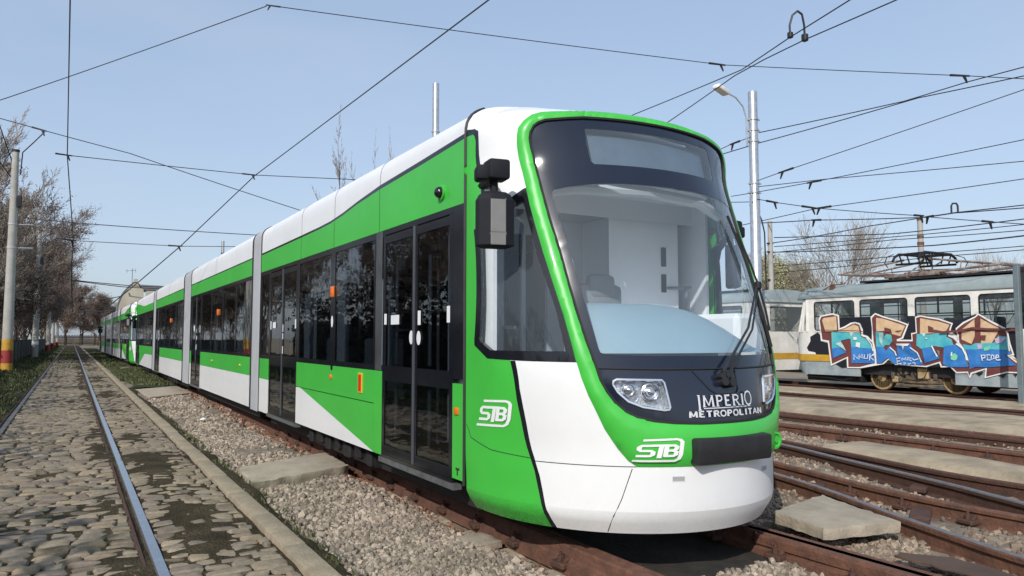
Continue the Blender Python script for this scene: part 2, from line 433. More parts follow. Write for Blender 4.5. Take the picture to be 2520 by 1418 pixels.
# moss and soil between the stones of the paved track
def soil_h(x, y):
    h = -.026 + .020 * (vnoise(x * 2.2, y * 2.2, 5) - .5) + .012 * (vnoise(x * 9, y * 9, 6) - .5)
    h = h + .022 * np.exp(-((x - .34) / .13) ** 2) * (vnoise(x * 3, y * 1.5, 12) + .3)
    h = h + .030 * np.clip(vnoise(x * 1.5, y * .9, 8) - .38, 0, 1) * (x > .55) * 2 * np.exp(-((x - .85) / .28) ** 2)
    return h + .018 * np.clip(vnoise(x * 1.2, y * .7, 9) - .5, 0, 1) * 2
so = struct(grid('paved_track_soil', np.arange(-1.25, 1.30, .04), np.concatenate([np.arange(1.5, 18, .05), np.arange(18, 60, .3), np.arange(60, 175, 3)]), soil_h, MOSS))
def cobbles():
    Vs = []; Fs = []; off = 0; rn = np.random.RandomState(5)
    y = 2.2
    NG = 6
    while y < 62:
        near = y < 17
        big = random.random() < .10
        dep = random.uniform(.095, .14) if not big else random.uniform(.16, .20)
        if y > 30: dep *= 1.6
        slope = .03 * math.sin(y * .7) + .02 * math.sin(y * 2.3)
        for (xa, xb) in ((-.79, .44), (.60, KX0 - .015)):
            x = xa - random.uniform(0, .06)
            while x < xb - .05:
                wd = random.uniform(.13, .25) if not big else random.uniform(.16, .28)
                if xb - x < .22: wd = xb - x
                x1 = min(x + wd, xb); gx, gy = random.uniform(.003, .011), random.uniform(.008, .017)
                dy = random.uniform(-.012, .012)
                a0, a1, b0, b1 = x + gx / 2, x1 - gx / 2, y + dy + gy / 2, y + dy + dep - gy / 2
                if a1 - a0 > .05 and not (random.random() < .02):
                    n = NG if near else 3
                    u = np.sin(np.linspace(-1, 1, n) * math.pi / 2 * .93) / math.sin(math.pi / 2 * .93)
                    U, V = np.meshgrid(u, u)
                    k = random.uniform(.03, .17)
                    c4 = np.array([[random.uniform(.86, 1.04) for _ in range(2)] for _ in range(2)])
                    cx = c4[0, 0] * (1 - U) * (1 - V) / 4 + c4[0, 1] * (1 + U) * (1 - V) / 4 + c4[1, 0] * (1 - U) * (1 + V) / 4 + c4[1, 1] * (1 + U) * (1 + V) / 4
                    sx = U * (1 - k * V ** 4 * np.abs(U)) * cx; sy = V * (1 - k * U ** 4 * np.abs(V)) * cx
                    an = random.uniform(-.09, .09)
                    hx, hy = (a1 - a0) / 2, (b1 - b0) / 2
                    px = (a0 + a1) / 2 + sx * hx * math.cos(an) - sy * hy * math.sin(an) + rn.uniform(-.004, .004, U.shape)
                    py = (b0 + b1) / 2 + sx * hx * math.sin(an) + sy * hy * math.cos(an) + slope * px + rn.uniform(-.004, .004, U.shape)
                    top = random.uniform(-.014, .006)
                    tx, ty = random.uniform(-.010, .010), random.uniform(-.010, .010)
                    pz = top + tx * U + ty * V - .016 * np.maximum(np.abs(U), np.abs(V)) ** 14 - .002 * (U ** 2 + V ** 2) + rn.uniform(-.0025, .0025, U.shape)
                    P0 = np.stack([px.ravel(), py.ravel(), pz.ravel()], 1)
                    ring = [i for i in range(n)] + [i * n + n - 1 for i in range(1, n)] + [(n - 1) * n + i for i in range(n - 2, -1, -1)] + [i * n for i in range(n - 2, 0, -1)]
                    S = P0[ring].copy(); c = P0.mean(0); S[:, :2] = c[:2] + (S[:, :2] - c[:2]) * 1.03; S[:, 2] = -.09
                    Vs.append(np.vstack([P0, S]))
                    for r in range(n - 1):
                        for q in range(n - 1): Fs.append((off + r * n + q, off + r * n + q + 1, off + (r + 1) * n + q + 1, off + (r + 1) * n + q))
                    m = len(ring)
                    for q in range(m): Fs.append((off + ring[q], off + n * n + q, off + n * n + (q + 1) % m, off + ring[(q + 1) % m]))
                    off += n * n + m
                x = x1
        y += dep
    o = raw_mesh('cobbled_paving', np.vstack(Vs), np.array(Fs), COBBLE, smooth=True)
    o.data.set_sharp_from_angle(angle=R(38))
    return struct(o)
cobbles()
# kerb of long concrete lengths
kb = MB(); y = 1.2
while y < 100:
    L = random.uniform(.9, 1.1) if y < 30 else 8
    j = random.uniform(-.006, .006)
    kb.cbox(((KX0 + KX1) / 2 + j, y + L / 2, -.075 + random.uniform(-.004, .004)), (KX1 - KX0 - .004, L - .006, .19), .014, seg=2)
    y += L
struct(kb.build('kerb', KERBM))
# beige hardstanding strips between the far tracks
def strip(x0, x1, y0, y1, z, wob, s):
    ys = np.arange(y0, y1, .4); k = 9
    V = []
    for yy in ys:
        a = x0 + wob * (vnoise(np.array([yy * .5]), np.array([s]), 3)[0] - .5); b = x1 + wob * (vnoise(np.array([yy * .5]), np.array([s + 9.]), 4)[0] - .5)
        for i in range(k):
            t = i / (k - 1); x = a + (b - a) * t
            V.append((x, yy, z - .10 * (abs(t - .5) * 2) ** 10 + .02 * (vnoise(np.array([x * 2]), np.array([yy * 2]), 5)[0] - .5)))
    F = [(r * k + c, r * k + c + 1, (r + 1) * k + c + 1, (r + 1) * k + c) for r in range(len(ys) - 1) for c in range(k - 1)]
    return struct(raw_mesh('concrete_path', V, F, STRIP, smooth=True))
strip(16.15, 18.3, -4, 45, .02, .2, 1)
strip(12.4, 15.1, -4, 45, .01, .5, 2)
strip(8.75, 9.95, .5, 7.2, -.06, .9, 3)
# ballast stones
PHI = (1 + 5 ** .5) / 2
ICO = np.array([(-1, PHI, 0), (1, PHI, 0), (-1, -PHI, 0), (1, -PHI, 0), (0, -1, PHI), (0, 1, PHI), (0, -1, -PHI), (0, 1, -PHI), (PHI, 0, -1), (PHI, 0, 1), (-PHI, 0, -1), (-PHI, 0, 1)]) / 1.9
ICF = np.array([(0, 11, 5), (0, 5, 1), (0, 1, 7), (0, 7, 10), (0, 10, 11), (1, 5, 9), (5, 11, 4), (11, 10, 2), (10, 7, 6), (7, 1, 8), (3, 9, 4), (3, 4, 2), (3, 2, 6), (3, 6, 8), (3, 8, 9), (4, 9, 5), (2, 4, 11), (6, 2, 10), (8, 6, 7), (9, 8, 1)])
def stones(name, zones, mat, hf):
    P_ = []
    S_ = []
    for x0, x1, y0, y1, dens, r0, r1 in zones:
        k = int((x1 - x0) * (y1 - y0) * dens)
        x = rng.uniform(x0, x1, k); y = rng.uniform(y0, y1, k)
        keep = vnoise(x * 1.9, y * 1.9, 11) > rng.uniform(.1, .42, k)
        x, y = x[keep], y[keep]
        r = rng.uniform(r0, r1, len(x)) * rng.choice([1, 1, 1, 1.35], len(x))
        P_.append(np.stack([x, y, hf(x, y) + r * rng.uniform(-.25, .45, len(x))], 1)); S_.append(r)
    P_ = np.vstack(P_); S_ = np.concatenate(S_); k = len(S_)
    q = rng.normal(size=(k, 4)); q /= np.linalg.norm(q, axis=1)[:, None]
    w_, x, y, z = q.T
    M = np.stack([1 - 2 * (y * y + z * z), 2 * (x * y - z * w_), 2 * (x * z + y * w_), 2 * (x * y + z * w_), 1 - 2 * (x * x + z * z), 2 * (y * z - x * w_), 2 * (x * z - y * w_), 2 * (y * z + x * w_), 1 - 2 * (x * x + y * y)], 1).reshape(k, 3, 3)
    B = ICO[None] * rng.uniform(.72, 1.25, (k, 12, 1)) * rng.uniform(.65, 1.2, (k, 1, 3)) * S_[:, None, None]
    V = np.einsum('kij,knj->kni', M, B) + P_[:, None, :]
    F = (ICF[None] + (np.arange(k) * 12)[:, None, None]).reshape(-1, 3)
    o = raw_mesh(name, V.reshape(-1, 3), F, mat); struct(o, 'stuff'); return o
stones('gravel', [(1.60, 2.90, 1.6, 7, 1900, .008, .021), (1.60, 2.90, 1.6, 9, 40, .025, .04), (1.62, 2.90, 7, 13, 950, .013, .026), (1.62, 2.93, 13, 21, 300, .02, .038), (3.1, 4.38, 1.0, 3.72, 1000, .012, .028), (1.45, 1.62, 1.6, 13, 120, .012, .03)], GRAVEL, bal_h)
stones('gravel', [(4.50, 6.0, 1.0, 5.5, 900, .009, .026), (4.5, 6.2, 1, 5, 30, .03, .05), (6, 8.7, 1.0, 8, 330, .010, .030), (8.3, 10.1, 1.5, 9, 330, .010, .030), (10.3, 11.8, 2, 10, 90, .016, .03), (11.95, 12.6, 3, 13, 110, .014, .03), (14.7, 15.3, 4, 15, 70, .016, .035), (15.45, 16.3, 4, 16, 60, .016, .035)], GRAVELR, bal_h)
stones('gravel', [(2.74, 2.92, 2.5, 8, 350, .010, .022), (2.66, 2.93, 8, 13, 700, .014, .026), (2.60, 2.93, 13, 24, 320, .018, .034)], GRAVELRUST, lambda x, y: bal_h(x, y) + .008)
struct(grid('kerb_side_soil', np.arange(1.42, 1.85, .03), np.arange(1.2, 24, .06), lambda x, y: bal_h(x, y) + .030 - .11 * np.clip((x - 1.52 - .16 * (vnoise(x * 2, y * 1.6, 41) - .3)) / .2, 0, 1), MOSS))
shade_sheet = grid('underbody_shade', np.arange(3.10, 4.40, .06), np.arange(3.68, 39, .12), lambda x, y: bal_h(x, y) + .014, pm('shade_dark', (.020, .018, .016), .8, scale=6, col2=(.045, .036, .028), bump=.6, bscale=40)); struct(shade_sheet)  # dark sheet standing in for the shade under the tram
# grass
def grass(name, zones, mat):
    V = []; 
    for x0, x1, y0, y1, k, h, hf in zones:
        x = rng.uniform(x0, x1, k); y = rng.uniform(y0, y1, k)
        keep = vnoise(x * 1.1, y * .9, 21) > .25; x, y = x[keep], y[keep]; k2 = len(x)
        a = rng.uniform(0, 6.28, k2); hh = rng.uniform(.4, 1.1, k2) * h; wv = .012 + .0006 * y; l = rng.uniform(-.6, .6, (2, k2)) * hh
        z = hf(x, y)
        V.append(np.stack([np.stack([x - np.cos(a) * wv, y - np.sin(a) * wv, z - .01], 1), np.stack([x + np.cos(a) * wv, y + np.sin(a) * wv, z - .01], 1), np.stack([x + l[0], y + l[1], z + hh], 1)], 1))
    V = np.vstack(V); k = len(V)
    o = raw_mesh(name, V.reshape(-1, 3), np.arange(k * 3).reshape(-1, 3), mat); return struct(o, 'stuff')
vg = lambda x, y: -.03 + .05 * (vnoise(x * .8, y * .5, 31) - .4) + .10 * np.clip((-1.6 - x), 0, 2)
verge = struct(grid('verge', np.arange(-9, -.98, .25), np.concatenate([np.arange(4, 40, .4), np.arange(40, 176, 2)]), vg, TURF))
med = lambda x, y: -.035 + .05 * (vnoise(x, y * .6, 33) - .4)
struct(grid('grass_strip', np.arange(1.44, 3.0, .15), np.arange(24.5, 120, .5), med, TURF))
grass('grass', [(-3.2, -1.0, 8, 30, 9000, .09, vg), (-4, -1.0, 30, 70, 9000, .12, vg), (-4, -1, 70, 150, 5000, .16, vg), (1.46, 2.95, 25.5, 45, 6000, .09, med), (1.5, 2.9, 45, 110, 4000, .12, med), (-.75, .45, 40, 110, 2500, .06, lambda x, y: x * 0 - .02),
                (1.40, 1.62, 4, 16, 500, .05, lambda x, y: x * 0 - .05), (12.0, 12.5, 5, 11, 260, .06, lambda x, y: x * 0 - .10), (8.3, 8.75, 3, 8, 160, .05, lambda x, y: x * 0 - .12), (-1.2, -.95, 6, 20, 700, .06, lambda x, y: x * 0 - .03)], GRASSM)
# ------------------------------------------------------------------ rails
HEADP = [(-.036, -.012), (-.030, 0), (.030, 0), (.036, -.012), (.034, -.040), (.010, -.052), (.010, -.135), (.068, -.150), (.070, -.162), (-.070, -.162), (-.068, -.150), (-.010, -.135), (-.010, -.052), (-.034, -.040)]
GROOVP = [(-.100, -.02), (-.092, -.006), (-.075, -.006), (-.066, -.035), (-.040, -.035), (-.036, -.010), (-.030, 0), (.030, 0), (.036, -.012), (.036, -.16), (-.100, -.16)]
WIDEP = [(-.040, -.014), (-.032, 0), (.028, 0), (.038, -.030), (.070, -.030), (.076, -.008), (.098, -.006), (.102, -.02), (.098, -.075), (.080, -.09), (.080, -.175), (-.098, -.175), (-.094, -.105), (-.056, -.092), (-.046, -.075)]
def rail(name, path, prof, mside, mtop, parent, topidx, step=.4, z=0.):
    pts = spline([(x, y, z) for x, y in path], step)
    return MB().sweep(prof, pts, mlist=[1 if j in topidx else 2 if prof is GROOVP and j < 4 else 0 for j in range(len(prof))]).build(name, [mside, mtop, RUSTD], parent)
def clip(parent, x, y, s):
    c = MB().cbox((x + s * .085, y, -.118), (.12, .15, .045), .012, rot=Matrix.Rotation(random.uniform(-.2, .2), 3, 'Z')).cbox((x + s * .058, y, -.088), (.07, .09, .035), .01, rot=Matrix.Rotation(s * .5, 3, 'Y'))
    c.lathe([(.026, -.10), (.026, -.062), (.018, -.058), (.014, -.058), (.014, -.035), (.001, -.034)], (x + s * .095, y, 0), 6)
    return c.build('rail_clip', RUSTD, parent)
def track(label, *args): return thing('tram_track', label, 'track', *args)
# paved track
t = track('straight paved track with its rails sunk between cobblestones', (-.17, 3, -.16))
def put(o, root): o.location = Vector(o.location) - root.location; return o
put(rail('rail', [(.53, 1.0), (.53, 20), (.56, 60), (.60, 172)], GROOVP, RAILGREY, RAILTOP, t, (6,), .8), t)
put(rail('rail', [(-.87, 3.0), (-.88, 20), (-.88, 60), (-.86, 172)], GROOVP, RAILGREY, RAILGREY, t, (6,), .8), t)
# track under the tram
t = track('rusty ballasted track under the near green tram, bolted clips along its rail', (3.73, 3, -.16))
r0 = put(rail('rail', [(3.02, -1), (3.02, 3.5), (3.01, 8), (3.0, 20), (3.0, 80)], WIDEP, RUSTM, RUSTM, t, (), .5), t)
r1 = put(rail('rail', [(4.30, -1.5), (4.40, 2.7), (4.45, 4.1), (4.455, 8), (4.45, 80)], WIDEP, RUSTM, RUSTM, t, (), .5), t)
for i in range(16):
    y = 3.1 + .62 * i
    o = clip(r0, 3.02, y, -1)
    if i < 5: clip(r1, 4.40 + .02 * min(i, 2), y, -1)
    put(MB().cbox((3.72, y, -.262), (2.5 + .2 * math.sin(i * 7), .24, .16), .015).build('sleeper', CONC, t), t)
def xy(*a): return a
t = track('curving switch track with bright polished rail heads beside the concrete slab', (6.9, 4.5, -.16))
put(rail('rail', [(4.7, -.5), (5.1, 1.4), (5.37, 2.62), (5.52, 3.07), (5.79, 3.81), (6.05, 4.4), (6.36, 5.3), (6.9, 7.5), (7.4, 11), (7.7, 18), (7.8, 40)], HEADP, RUSTM, RAILGREY, t, (1, 2), .3), t)
put(rail('rail', [(6.5, 1.4), (7.12, 3.40), (7.38, 4.08), (7.67, 5.0), (7.95, 5.94), (8.3, 7.06), (8.8, 9.5), (9.1, 13), (9.25, 18), (9.3, 40)], HEADP, RUSTD, RAILGREY, t, (0, 1, 2), .3), t)
t = track('rust red turnout track between the two curving polished rails', (7.4, 4.5, -.16))
ra = put(rail('rail', [(6.75, 0.5), (6.62, 3.0), (6.60, 4.02), (6.74, 4.89), (7.0, 5.98), (7.6, 9), (8.0, 14), (8.1, 40)], HEADP, RUSTM, RUSTM, t, (), .3), t)
put(rail('rail', [(8.15, .5), (8.02, 3.5), (8.05, 4.7), (8.30, 5.84), (8.57, 7.23), (9.1, 10.5), (9.45, 15), (9.55, 40)], HEADP, RUSTD, RUSTD, t, (), .3), t)
for y in (3.0, 3.6, 4.2, 4.8): clip(ra, 6.62 + max(0, y - 4.0) * .17, y, -1)
for x, y, a, L in ((6.35, 3.9, .5, .5), (6.55, 5.1, .6, .35), (7.5, 4.6, .4, .4)): put(MB().cbox((x, y, -.10), (L, .16, .05), .01, rot=Matrix.Rotation(a, 3, 'Z')).build('tie_plate', RUSTD, t), t)
t = track('straight brown rusty track between two beige concrete paths', (11, 6, -.16))
ra = put(rail('rail', [(10.2, -4), (10.2, 60)], HEADP, RUSTM, RUSTM, t, (), 2), t)
rb = put(rail('rail', [(11.85, -4), (11.85, 60)], HEADP, RUSTM, RUSTM, t, (), 2), t)
put(rail('guard_rail', [(10.42, -4), (10.42, 60)], HEADP, RUSTD, RUSTD, t, (), 2, -.02), t)
put(rail('guard_rail', [(11.62, -4), (11.62, 60)], HEADP, RUSTD, RUSTD, t, (), 2, -.02), t)
for i in range(7): clip(ra, 10.2 + .2, 5.0 + .9 * i, 1)
for i in range(9): clip(ra, 10.2, 4.6 + .7 * i, -1); clip(rb, 11.85, 4.9 + .8 * i, -1)
t = track('dark rusty track between the beige path and the graffiti tram track', (15.5, 6, -.16))
put(rail('rail', [(15.35, -4), (15.35, 60)], HEADP, RUSTD, RUSTD, t, (), 2), t)
put(rail('rail', [(15.95, -4), (15.95, 60)], HEADP, RUSTD, RUSTD, t, (), 2, .02), t)
t = track('dark track that the graffiti covered old tram stands on', (19.85, 6, -.16))
put(rail('rail', [(19.13, -6), (19.13, 60)], HEADP, RUSTD, RUSTD, t, (), 2), t)
put(rail('rail', [(20.57, -6), (20.57, 60)], HEADP, RUSTD, RUSTD, t, (), 2), t)
# slabs
def slab(label, poly, zt, th, mat=CONC, tilt=(0, 0), rough=.012, cat='slab', name='concrete_slab'):
    c = Vector((sum(p[0] for p in poly) / len(poly), sum(p[1] for p in poly) / len(poly), zt - th))
    bm = bmesh.new()
    # fine outline
    pts = []
    for a, b in zip(poly, poly[1:] + poly[:1]):
        k = max(2, int(math.hypot(b[0] - a[0], b[1] - a[1]) / .06))
        for i in range(k): pts.append((a[0] + (b[0] - a[0]) * i / k + random.uniform(-rough, rough), a[1] + (b[1] - a[1]) * i / k + random.uniform(-rough, rough)))
    n = len(pts); V = []; F = []
    for z, sc in ((-th, .99), (-th * .5, 1), (-.010, 1.0), (0, .990), (.001, .95), (.001, .5)):
        for x, y in pts:
            xx, yy = (x - c.x) * sc, (y - c.y) * sc
            V.append((xx + random.uniform(-rough, rough) * .4, yy + random.uniform(-rough, rough) * .4, z + th + tilt[0] * xx + tilt[1] * yy + random.uniform(-.003, .003)))
    for r in range(5):
        for i in range(n): F.append((r * n + i, r * n + (i + 1) % n, (r + 1) * n + (i + 1) % n, (r + 1) * n + i))
    F += [tuple(range(n - 1, -1, -1)), tuple(5 * n + i for i in range(n))]
    mb = MB().add(V, F, 0, True)
    o = mb.build(name, mat, angle=40); o.location = c
    return tag(o, label, cat)
slab('thick pale concrete slab lying beside the tram nose at the right', [(4.86, 4.20), (5.74, 4.42), (5.45, 3.52), (4.78, 3.66)], .035, .085, tilt=(.005, .01))
slab('wide flat concrete slab sunk in the gravel left of the tram', [(1.66, 8.85), (2.80, 9.45), (2.76, 8.35), (1.60, 7.85)], -.02, .11, tilt=(.0, .0))
slab('cracked beige slab across the gravel, at the edge of the grass strip', [(1.6, 23.6), (2.78, 24.6), (2.80, 21.4), (1.7, 20.3)], -.015, .06)
slab('narrow pale slab on the grass beside the far end of the tram', [(2.0, 39.6), (2.5, 41.2), (2.55, 40.6), (2.05, 38.9)], .03, .06)
slab('small flat concrete piece beside the rail clips', [(2.60, 5.3), (2.86, 5.35), (2.86, 5.05), (2.62, 5.0)], -.115, .05)
slab('long dark rusty sheet lying on gravel in front of the switch rail', [(4.86, 3.18), (4.96, 3.20), (5.12, 2.9), (5.05, 2.4), (4.92, 2.45), (4.86, 2.8)], -.05, .012, FENCEB, tilt=(.05, .0), cat='metal sheet', name='metal_sheet')

for x, y, l in ((2.1, 14.6, 'small scrap of white paper on the gravel by the kerb'), (-1.35, 17.5, 'thin white scrap lying in the grass verge')):
    pb = MB().add([(-.06, -.04, .0), (.05, -.05, .02), (.07, .03, .01), (.0, .05, .035), (-.05, .04, .012)], [(0, 1, 3), (1, 2, 3), (0, 3, 4)]).build('paper_scrap', STICK); pb.location = (x, y, -.055 if x > 0 else -.01); tag(pb, l, 'litter')
# ------------------------------------------------------------------ the green and white tram
TY = 3.55
def pchip(xs, ys):
    h = [b - a for a, b in zip(xs, xs[1:])]; d = [(b - a) / k for a, b, k in zip(ys, ys[1:], h)]
    m = [d[0]] + [0] * (len(xs) - 2) + [d[-1]]
    for i in range(1, len(xs) - 1):
        if d[i - 1] * d[i] > 0:
            w1 = 2 * h[i] + h[i - 1]; w2 = h[i] + 2 * h[i - 1]; m[i] = (w1 + w2) / (w1 / d[i - 1] + w2 / d[i])
    def f(x):
        x = min(max(x, xs[0]), xs[-1]); i = 0
        while i < len(xs) - 2 and x > xs[i + 1]: i += 1
        s = (x - xs[i]) / h[i]
        return (2 * s ** 3 - 3 * s * s + 1) * ys[i] + (s ** 3 - 2 * s * s + s) * h[i] * m[i] + (-2 * s ** 3 + 3 * s * s) * ys[i + 1] + (s ** 3 - s * s) * h[i] * m[i + 1]
    return f
KZ = [.17, .31, .33, .6, .9, 1.2, 1.6, 2.0, 2.65, 2.92, 3.03, 3.08, 3.12, 3.15, 3.18, 3.22, 3.24, 3.25]
KY = [3.63, 3.555, 3.55, 3.55, 3.57, 3.62, 3.745, 3.89, 4.13, 4.225, 4.275, 4.36, 4.48, 4.60, 4.72, 4.88, 4.95, 5.0]
KA = [1.25, 1.38, 1.40, 1.40, 1.22, 1.05, .97, .92, .87, .70, .64, .57, .46, .31, .16, .06, .02, 0]
KW = [1.105, 1.19, 1.19, 1.2, 1.2, 1.2, 1.2, 1.2, 1.2, 1.2]
fY, fA, fW0 = pchip(KZ, KY), pchip(KZ, KA), pchip(KZ[:10], KW)
def fW(z, n=2.4):
    if z <= 2.9: return fW0(z)
    return 1.2 * max(1 - min((z - 2.9) / .35, 1.) ** n, 0) ** (1 / n)
TS = 1.9
def P(T, z):
    s = 1 if T >= 0 else -1; a = abs(T) / TS; W = fW(z); Y0 = fY(z); A = fA(z)
    if a <= 1: return Vector((s * W * math.sin(a * math.pi / 2), Y0 + A * (1 - math.cos(a * math.pi / 2)), z))
    u = (a - 1) / .2; W = W + (fW(z, 3.6) - W) * u * u * (3 - 2 * u)
    return Vector((s * W, Y0 + A + u * (5.0 - Y0 - A), z))
def PN(T, z):
    e = 2e-3
    a = P(min(T + e, 2.28), z) - P(max(T - e, -2.28), z); b = P(T, min(z + e, 3.249)) - P(T, max(z - e, .17))
    n = a.cross(b)
    if n.length < 1e-9: return Vector((0, 0, 1))
    n.normalize(); return n
def PO(T, z, off): return P(T, z) + PN(T, z) * off
FR = [(0, 3.095), (-.3, 3.090), (-.61, 3.071), (-.912, 3.05), (-1.027, 3.04), (-1.107, 3.018), (-1.167, 2.974), (-1.22, 2.92), (-1.235, 2.865), (-1.234, 2.797), (-1.217, 2.686), (-1.203, 2.585), (-1.196, 2.48), (-1.192, 2.339), (-1.178, 2.175), (-1.157, 1.994), (-1.119, 1.756), (-1.085, 1.562), (-1.047, 1.279), (-1.015, 1.157), (-.97, 1.047), (-.926, .965), (-.862, .84), (-.777, .719), (-.71, .64), (-.654, .603), (-.317, .603), (0, .603)]
MK = [(0, 3.009), (-.225, 3.008), (-.631, 3.002), (-.826, 2.984), (-.967, 2.971), (-1.026, 2.953), (-1.07, 2.926), (-1.103, 2.88), (-1.112, 2.837), (-1.104, 2.781), (-1.086, 2.706), (-1.076, 2.594), (-1.068, 2.489), (-1.059, 2.364), (-1.047, 2.214), (-1.022, 2.01), (-1.003, 1.774), (-.982, 1.596), (-.952, 1.404), (-.922, 1.279), (-.885, 1.148), (-.846, 1.074), (-.795, 1.008), (-.728, .952), (-.654, .914), (-.546, .890), (-.415, .876), (-.232, .867), (0, .866)]
GLS = [(0, 2.503), (-.419, 2.502), (-.632, 2.493), (-.836, 2.475), (-.956, 2.455), (-.982, 2.440), (-.989, 2.392), (-.914, 1.682), (-.876, 1.355), (-.865, 1.322), (-.83, 1.310), (-.531, 1.300), (0, 1.298)]
SGN = [(0, 2.925), (-.631, 2.919), (-.640, 2.80), (-.630, 2.67), (-.605, 2.645), (0, 2.645)]
SW = [(-1.18, 2.475), (-1.225, 2.462), (-1.383, 2.391), (-1.764, 2.238), (-1.915, 2.205), (-2.118, 1.40), (-2.118, 1.362), (-1.90, 1.272), (-1.42, 1.262), (-1.03, 1.258), (-1.10, 1.80)]
SG = [(-1.246, 2.376), (-1.397, 2.318), (-1.756, 2.182), (-1.833, 2.096), (-2.03, 1.42), (-2.018, 1.39), (-1.845, 1.33), (-1.112, 1.328), (-1.138, 1.611), (-1.212, 1.978)]
SL = [(-1.598, 1.262), (-1.534, 1.075), (-1.505, 1.0), (-1.326, .622), (-1.297, .54), (-1.255, .312), (-1.245, .17)]
SR = [(-1.544, 1.262), (-1.492, 1.076), (-1.294, .617), (-1.261, .509), (-1.225, .294), (-1.205, .17)]
GR = [(-2.28, 2.93), (-1.87, 2.927), (-1.821, 2.911), (-1.779, 2.868), (-1.673, 2.581), (-1.701, 2.413), (-1.768, 2.245), (-1.9, 2.19), (-2.06, 1.37), (-1.88, 1.30), (-1.598, 1.30)] + SL + [(-2.28, .17)]
DB = [(-2.28, 2.985), (-1.86, 2.970), (-1.75, 2.94), (-1.655, 2.70), (-1.635, 2.48), (-1.66, 2.3), (-1.74, 2.22), (-1.8, 2.3), (-2.28, 2.9)]
HL = [(-.805, 1.118), (-.80, 1.140), (-.779, 1.151), (-.481, 1.145), (-.466, 1.128), (-.441, .974), (-.448, .960), (-.481, .957), (-.618, .978), (-.711, 1.013), (-.776, 1.070)]
mir = lambda p: [(-a, b) for a, b in reversed(p)]
def closed(h): return h + [(-a, b) for a, b in reversed(h) if a != 0]
def inside(poly, x, y):
    c = False; n = len(poly); j = n - 1
    for i in range(n):
        xi, yi = poly[i]; xj, yj = poly[j]
        if (yi > y) != (yj > y) and x < (xj - xi) * (y - yi) / (yj - yi) + xi: c = not c
        j = i
    return c
def dist_edge(poly, x, y):
    best = 9
    n = len(poly)
    for i in range(n):
        ax, ay = poly[i]; bx, by = poly[(i + 1) % n]; dx, dy = bx - ax, by - ay
        L = dx * dx + dy * dy
        t = 0 if L == 0 else max(0, min(1, ((x - ax) * dx + (y - ay) * dy) / L))
        best = min(best, math.hypot(ax + t * dx - x, ay + t * dy - y))
    return best
FRC, MKC, GLC, SGC = closed(FR), closed(MK), closed(GLS), closed(SGN)
REG = [('sign', SGC), ('glass', GLC), ('hl', HL), ('hl', mir(HL)), ('mask', MKC), ('frame', FRC), ('sglassL', SG), ('sglassR', mir(SG)), ('sframeL', SW), ('sframeR', mir(SW)),
       ('stripeL', SL + SR[::-1]), ('stripeR', mir(SL + SR[::-1])), ('greenL', GR), ('greenR', mir(GR)), ('borderL', DB), ('borderR', mir(DB))]
def cdt_front():
    V = []; E_ = []
    def loop(p, close=True):
        pts = []
        for i, a in enumerate(p):
            b = p[(i + 1) % len(p)]
            pts.append(a)
            if i == len(p) - 1 and not close: break
            n = int(math.hypot(b[0] - a[0], b[1] - a[1]) / .07)
            for k in range(1, n + 1): pts.append((a[0] + (b[0] - a[0]) * k / (n + 1), a[1] + (b[1] - a[1]) * k / (n + 1)))
        o = len(V); V.extend(Vector(q) for q in pts)
        k = len(pts)
        for i in range(k if close else k - 1): E_.append((o + i, o + (i + 1) % k))
    loop([(-2.28, .17), (2.28, .17), (2.28, 3.2499), (-2.28, 3.2499)])
    for n, p in REG: loop(p)
    loop([(-1.0, 1.215), (1.0, 1.215)], False)
    loop([(-2.28, .32), (2.28, .32)], False)
    zs = [.17, .2, .24, .28, .345, .38, .42] + [.48 + .06 * i for i in range(40)] + [2.88, 2.92, 2.96, 3.0, 3.03, 3.06, 3.09, 3.115, 3.14, 3.16, 3.18, 3.2, 3.215, 3.23, 3.24, 3.245, 3.249]
    for i, z in enumerate(zs):
        for k in range(75): V.append(Vector((-2.26 + .061 * k + (.02 if i % 2 else 0), z)))
    V2, E2, F2, _, _, _ = delaunay_2d_cdt(V, E_, [], 0, 1e-5)
    return V2, F2
V2, F2 = cdt_front()
regs = {}
for f in F2:
    cx = sum(V2[i][0] for i in f) / 3; cz = sum(V2[i][1] for i in f) / 3
    if abs(cx) > 2.28 or cz < .17 or cz > 3.25: continue
    k = 'white'
    for n, p in REG:
        if inside(p, cx, cz): k = n; break
    if k == 'mask' and cz > 1.215: k = 'frit'
    if k == 'white' and cz < .603: k = 'bumper'
    regs.setdefault(k, []).append(f)
def region(keys, name, mats, parent, offf=None, rim=.02, z0=0):
    fs = [f for k in keys for f in regs.get(k, [])]
    ids = {}; mb = MB(); vs = []
    fs = [tuple((i, sum(V2[j][1] for j in f) / 3 < .32) for i in f) for f in fs]
    for f in fs:
        for i in f:
            if i not in ids: ids[i] = len(vs); vs.append(i[0])
    base = [PO(V2[i][0], V2[i][1], offf(V2[i][0], V2[i][1]) if offf else 0) for i in vs]
    mb.add(base, [[ids[i] for i in f] for f in fs], 0, True)
    if rim:
        cnt = {}
        for f in fs:
            for a, b in ((f[0], f[1]), (f[1], f[2]), (f[2], f[0])):
                cnt[(min(a, b), max(a, b))] = cnt.get((min(a, b), max(a, b)), 0) + 1
        for (a, b), c in cnt.items():
            if c == 1:
                pa, pb = base[ids[a]], base[ids[b]]
                na, nb = PN(*V2[a[0]]), PN(*V2[b[0]])
                mb.add([pa, pb, pb - nb * rim, pa - na * rim], [(0, 1, 2, 3)])
    o = mb.build(name, mats, parent, angle=60, fixn=False)
    return o
tram = thing('tram', 'green and white articulated tram with bulging windscreen and black doors, parked in front', 'tram', (3.73, TY, 0))
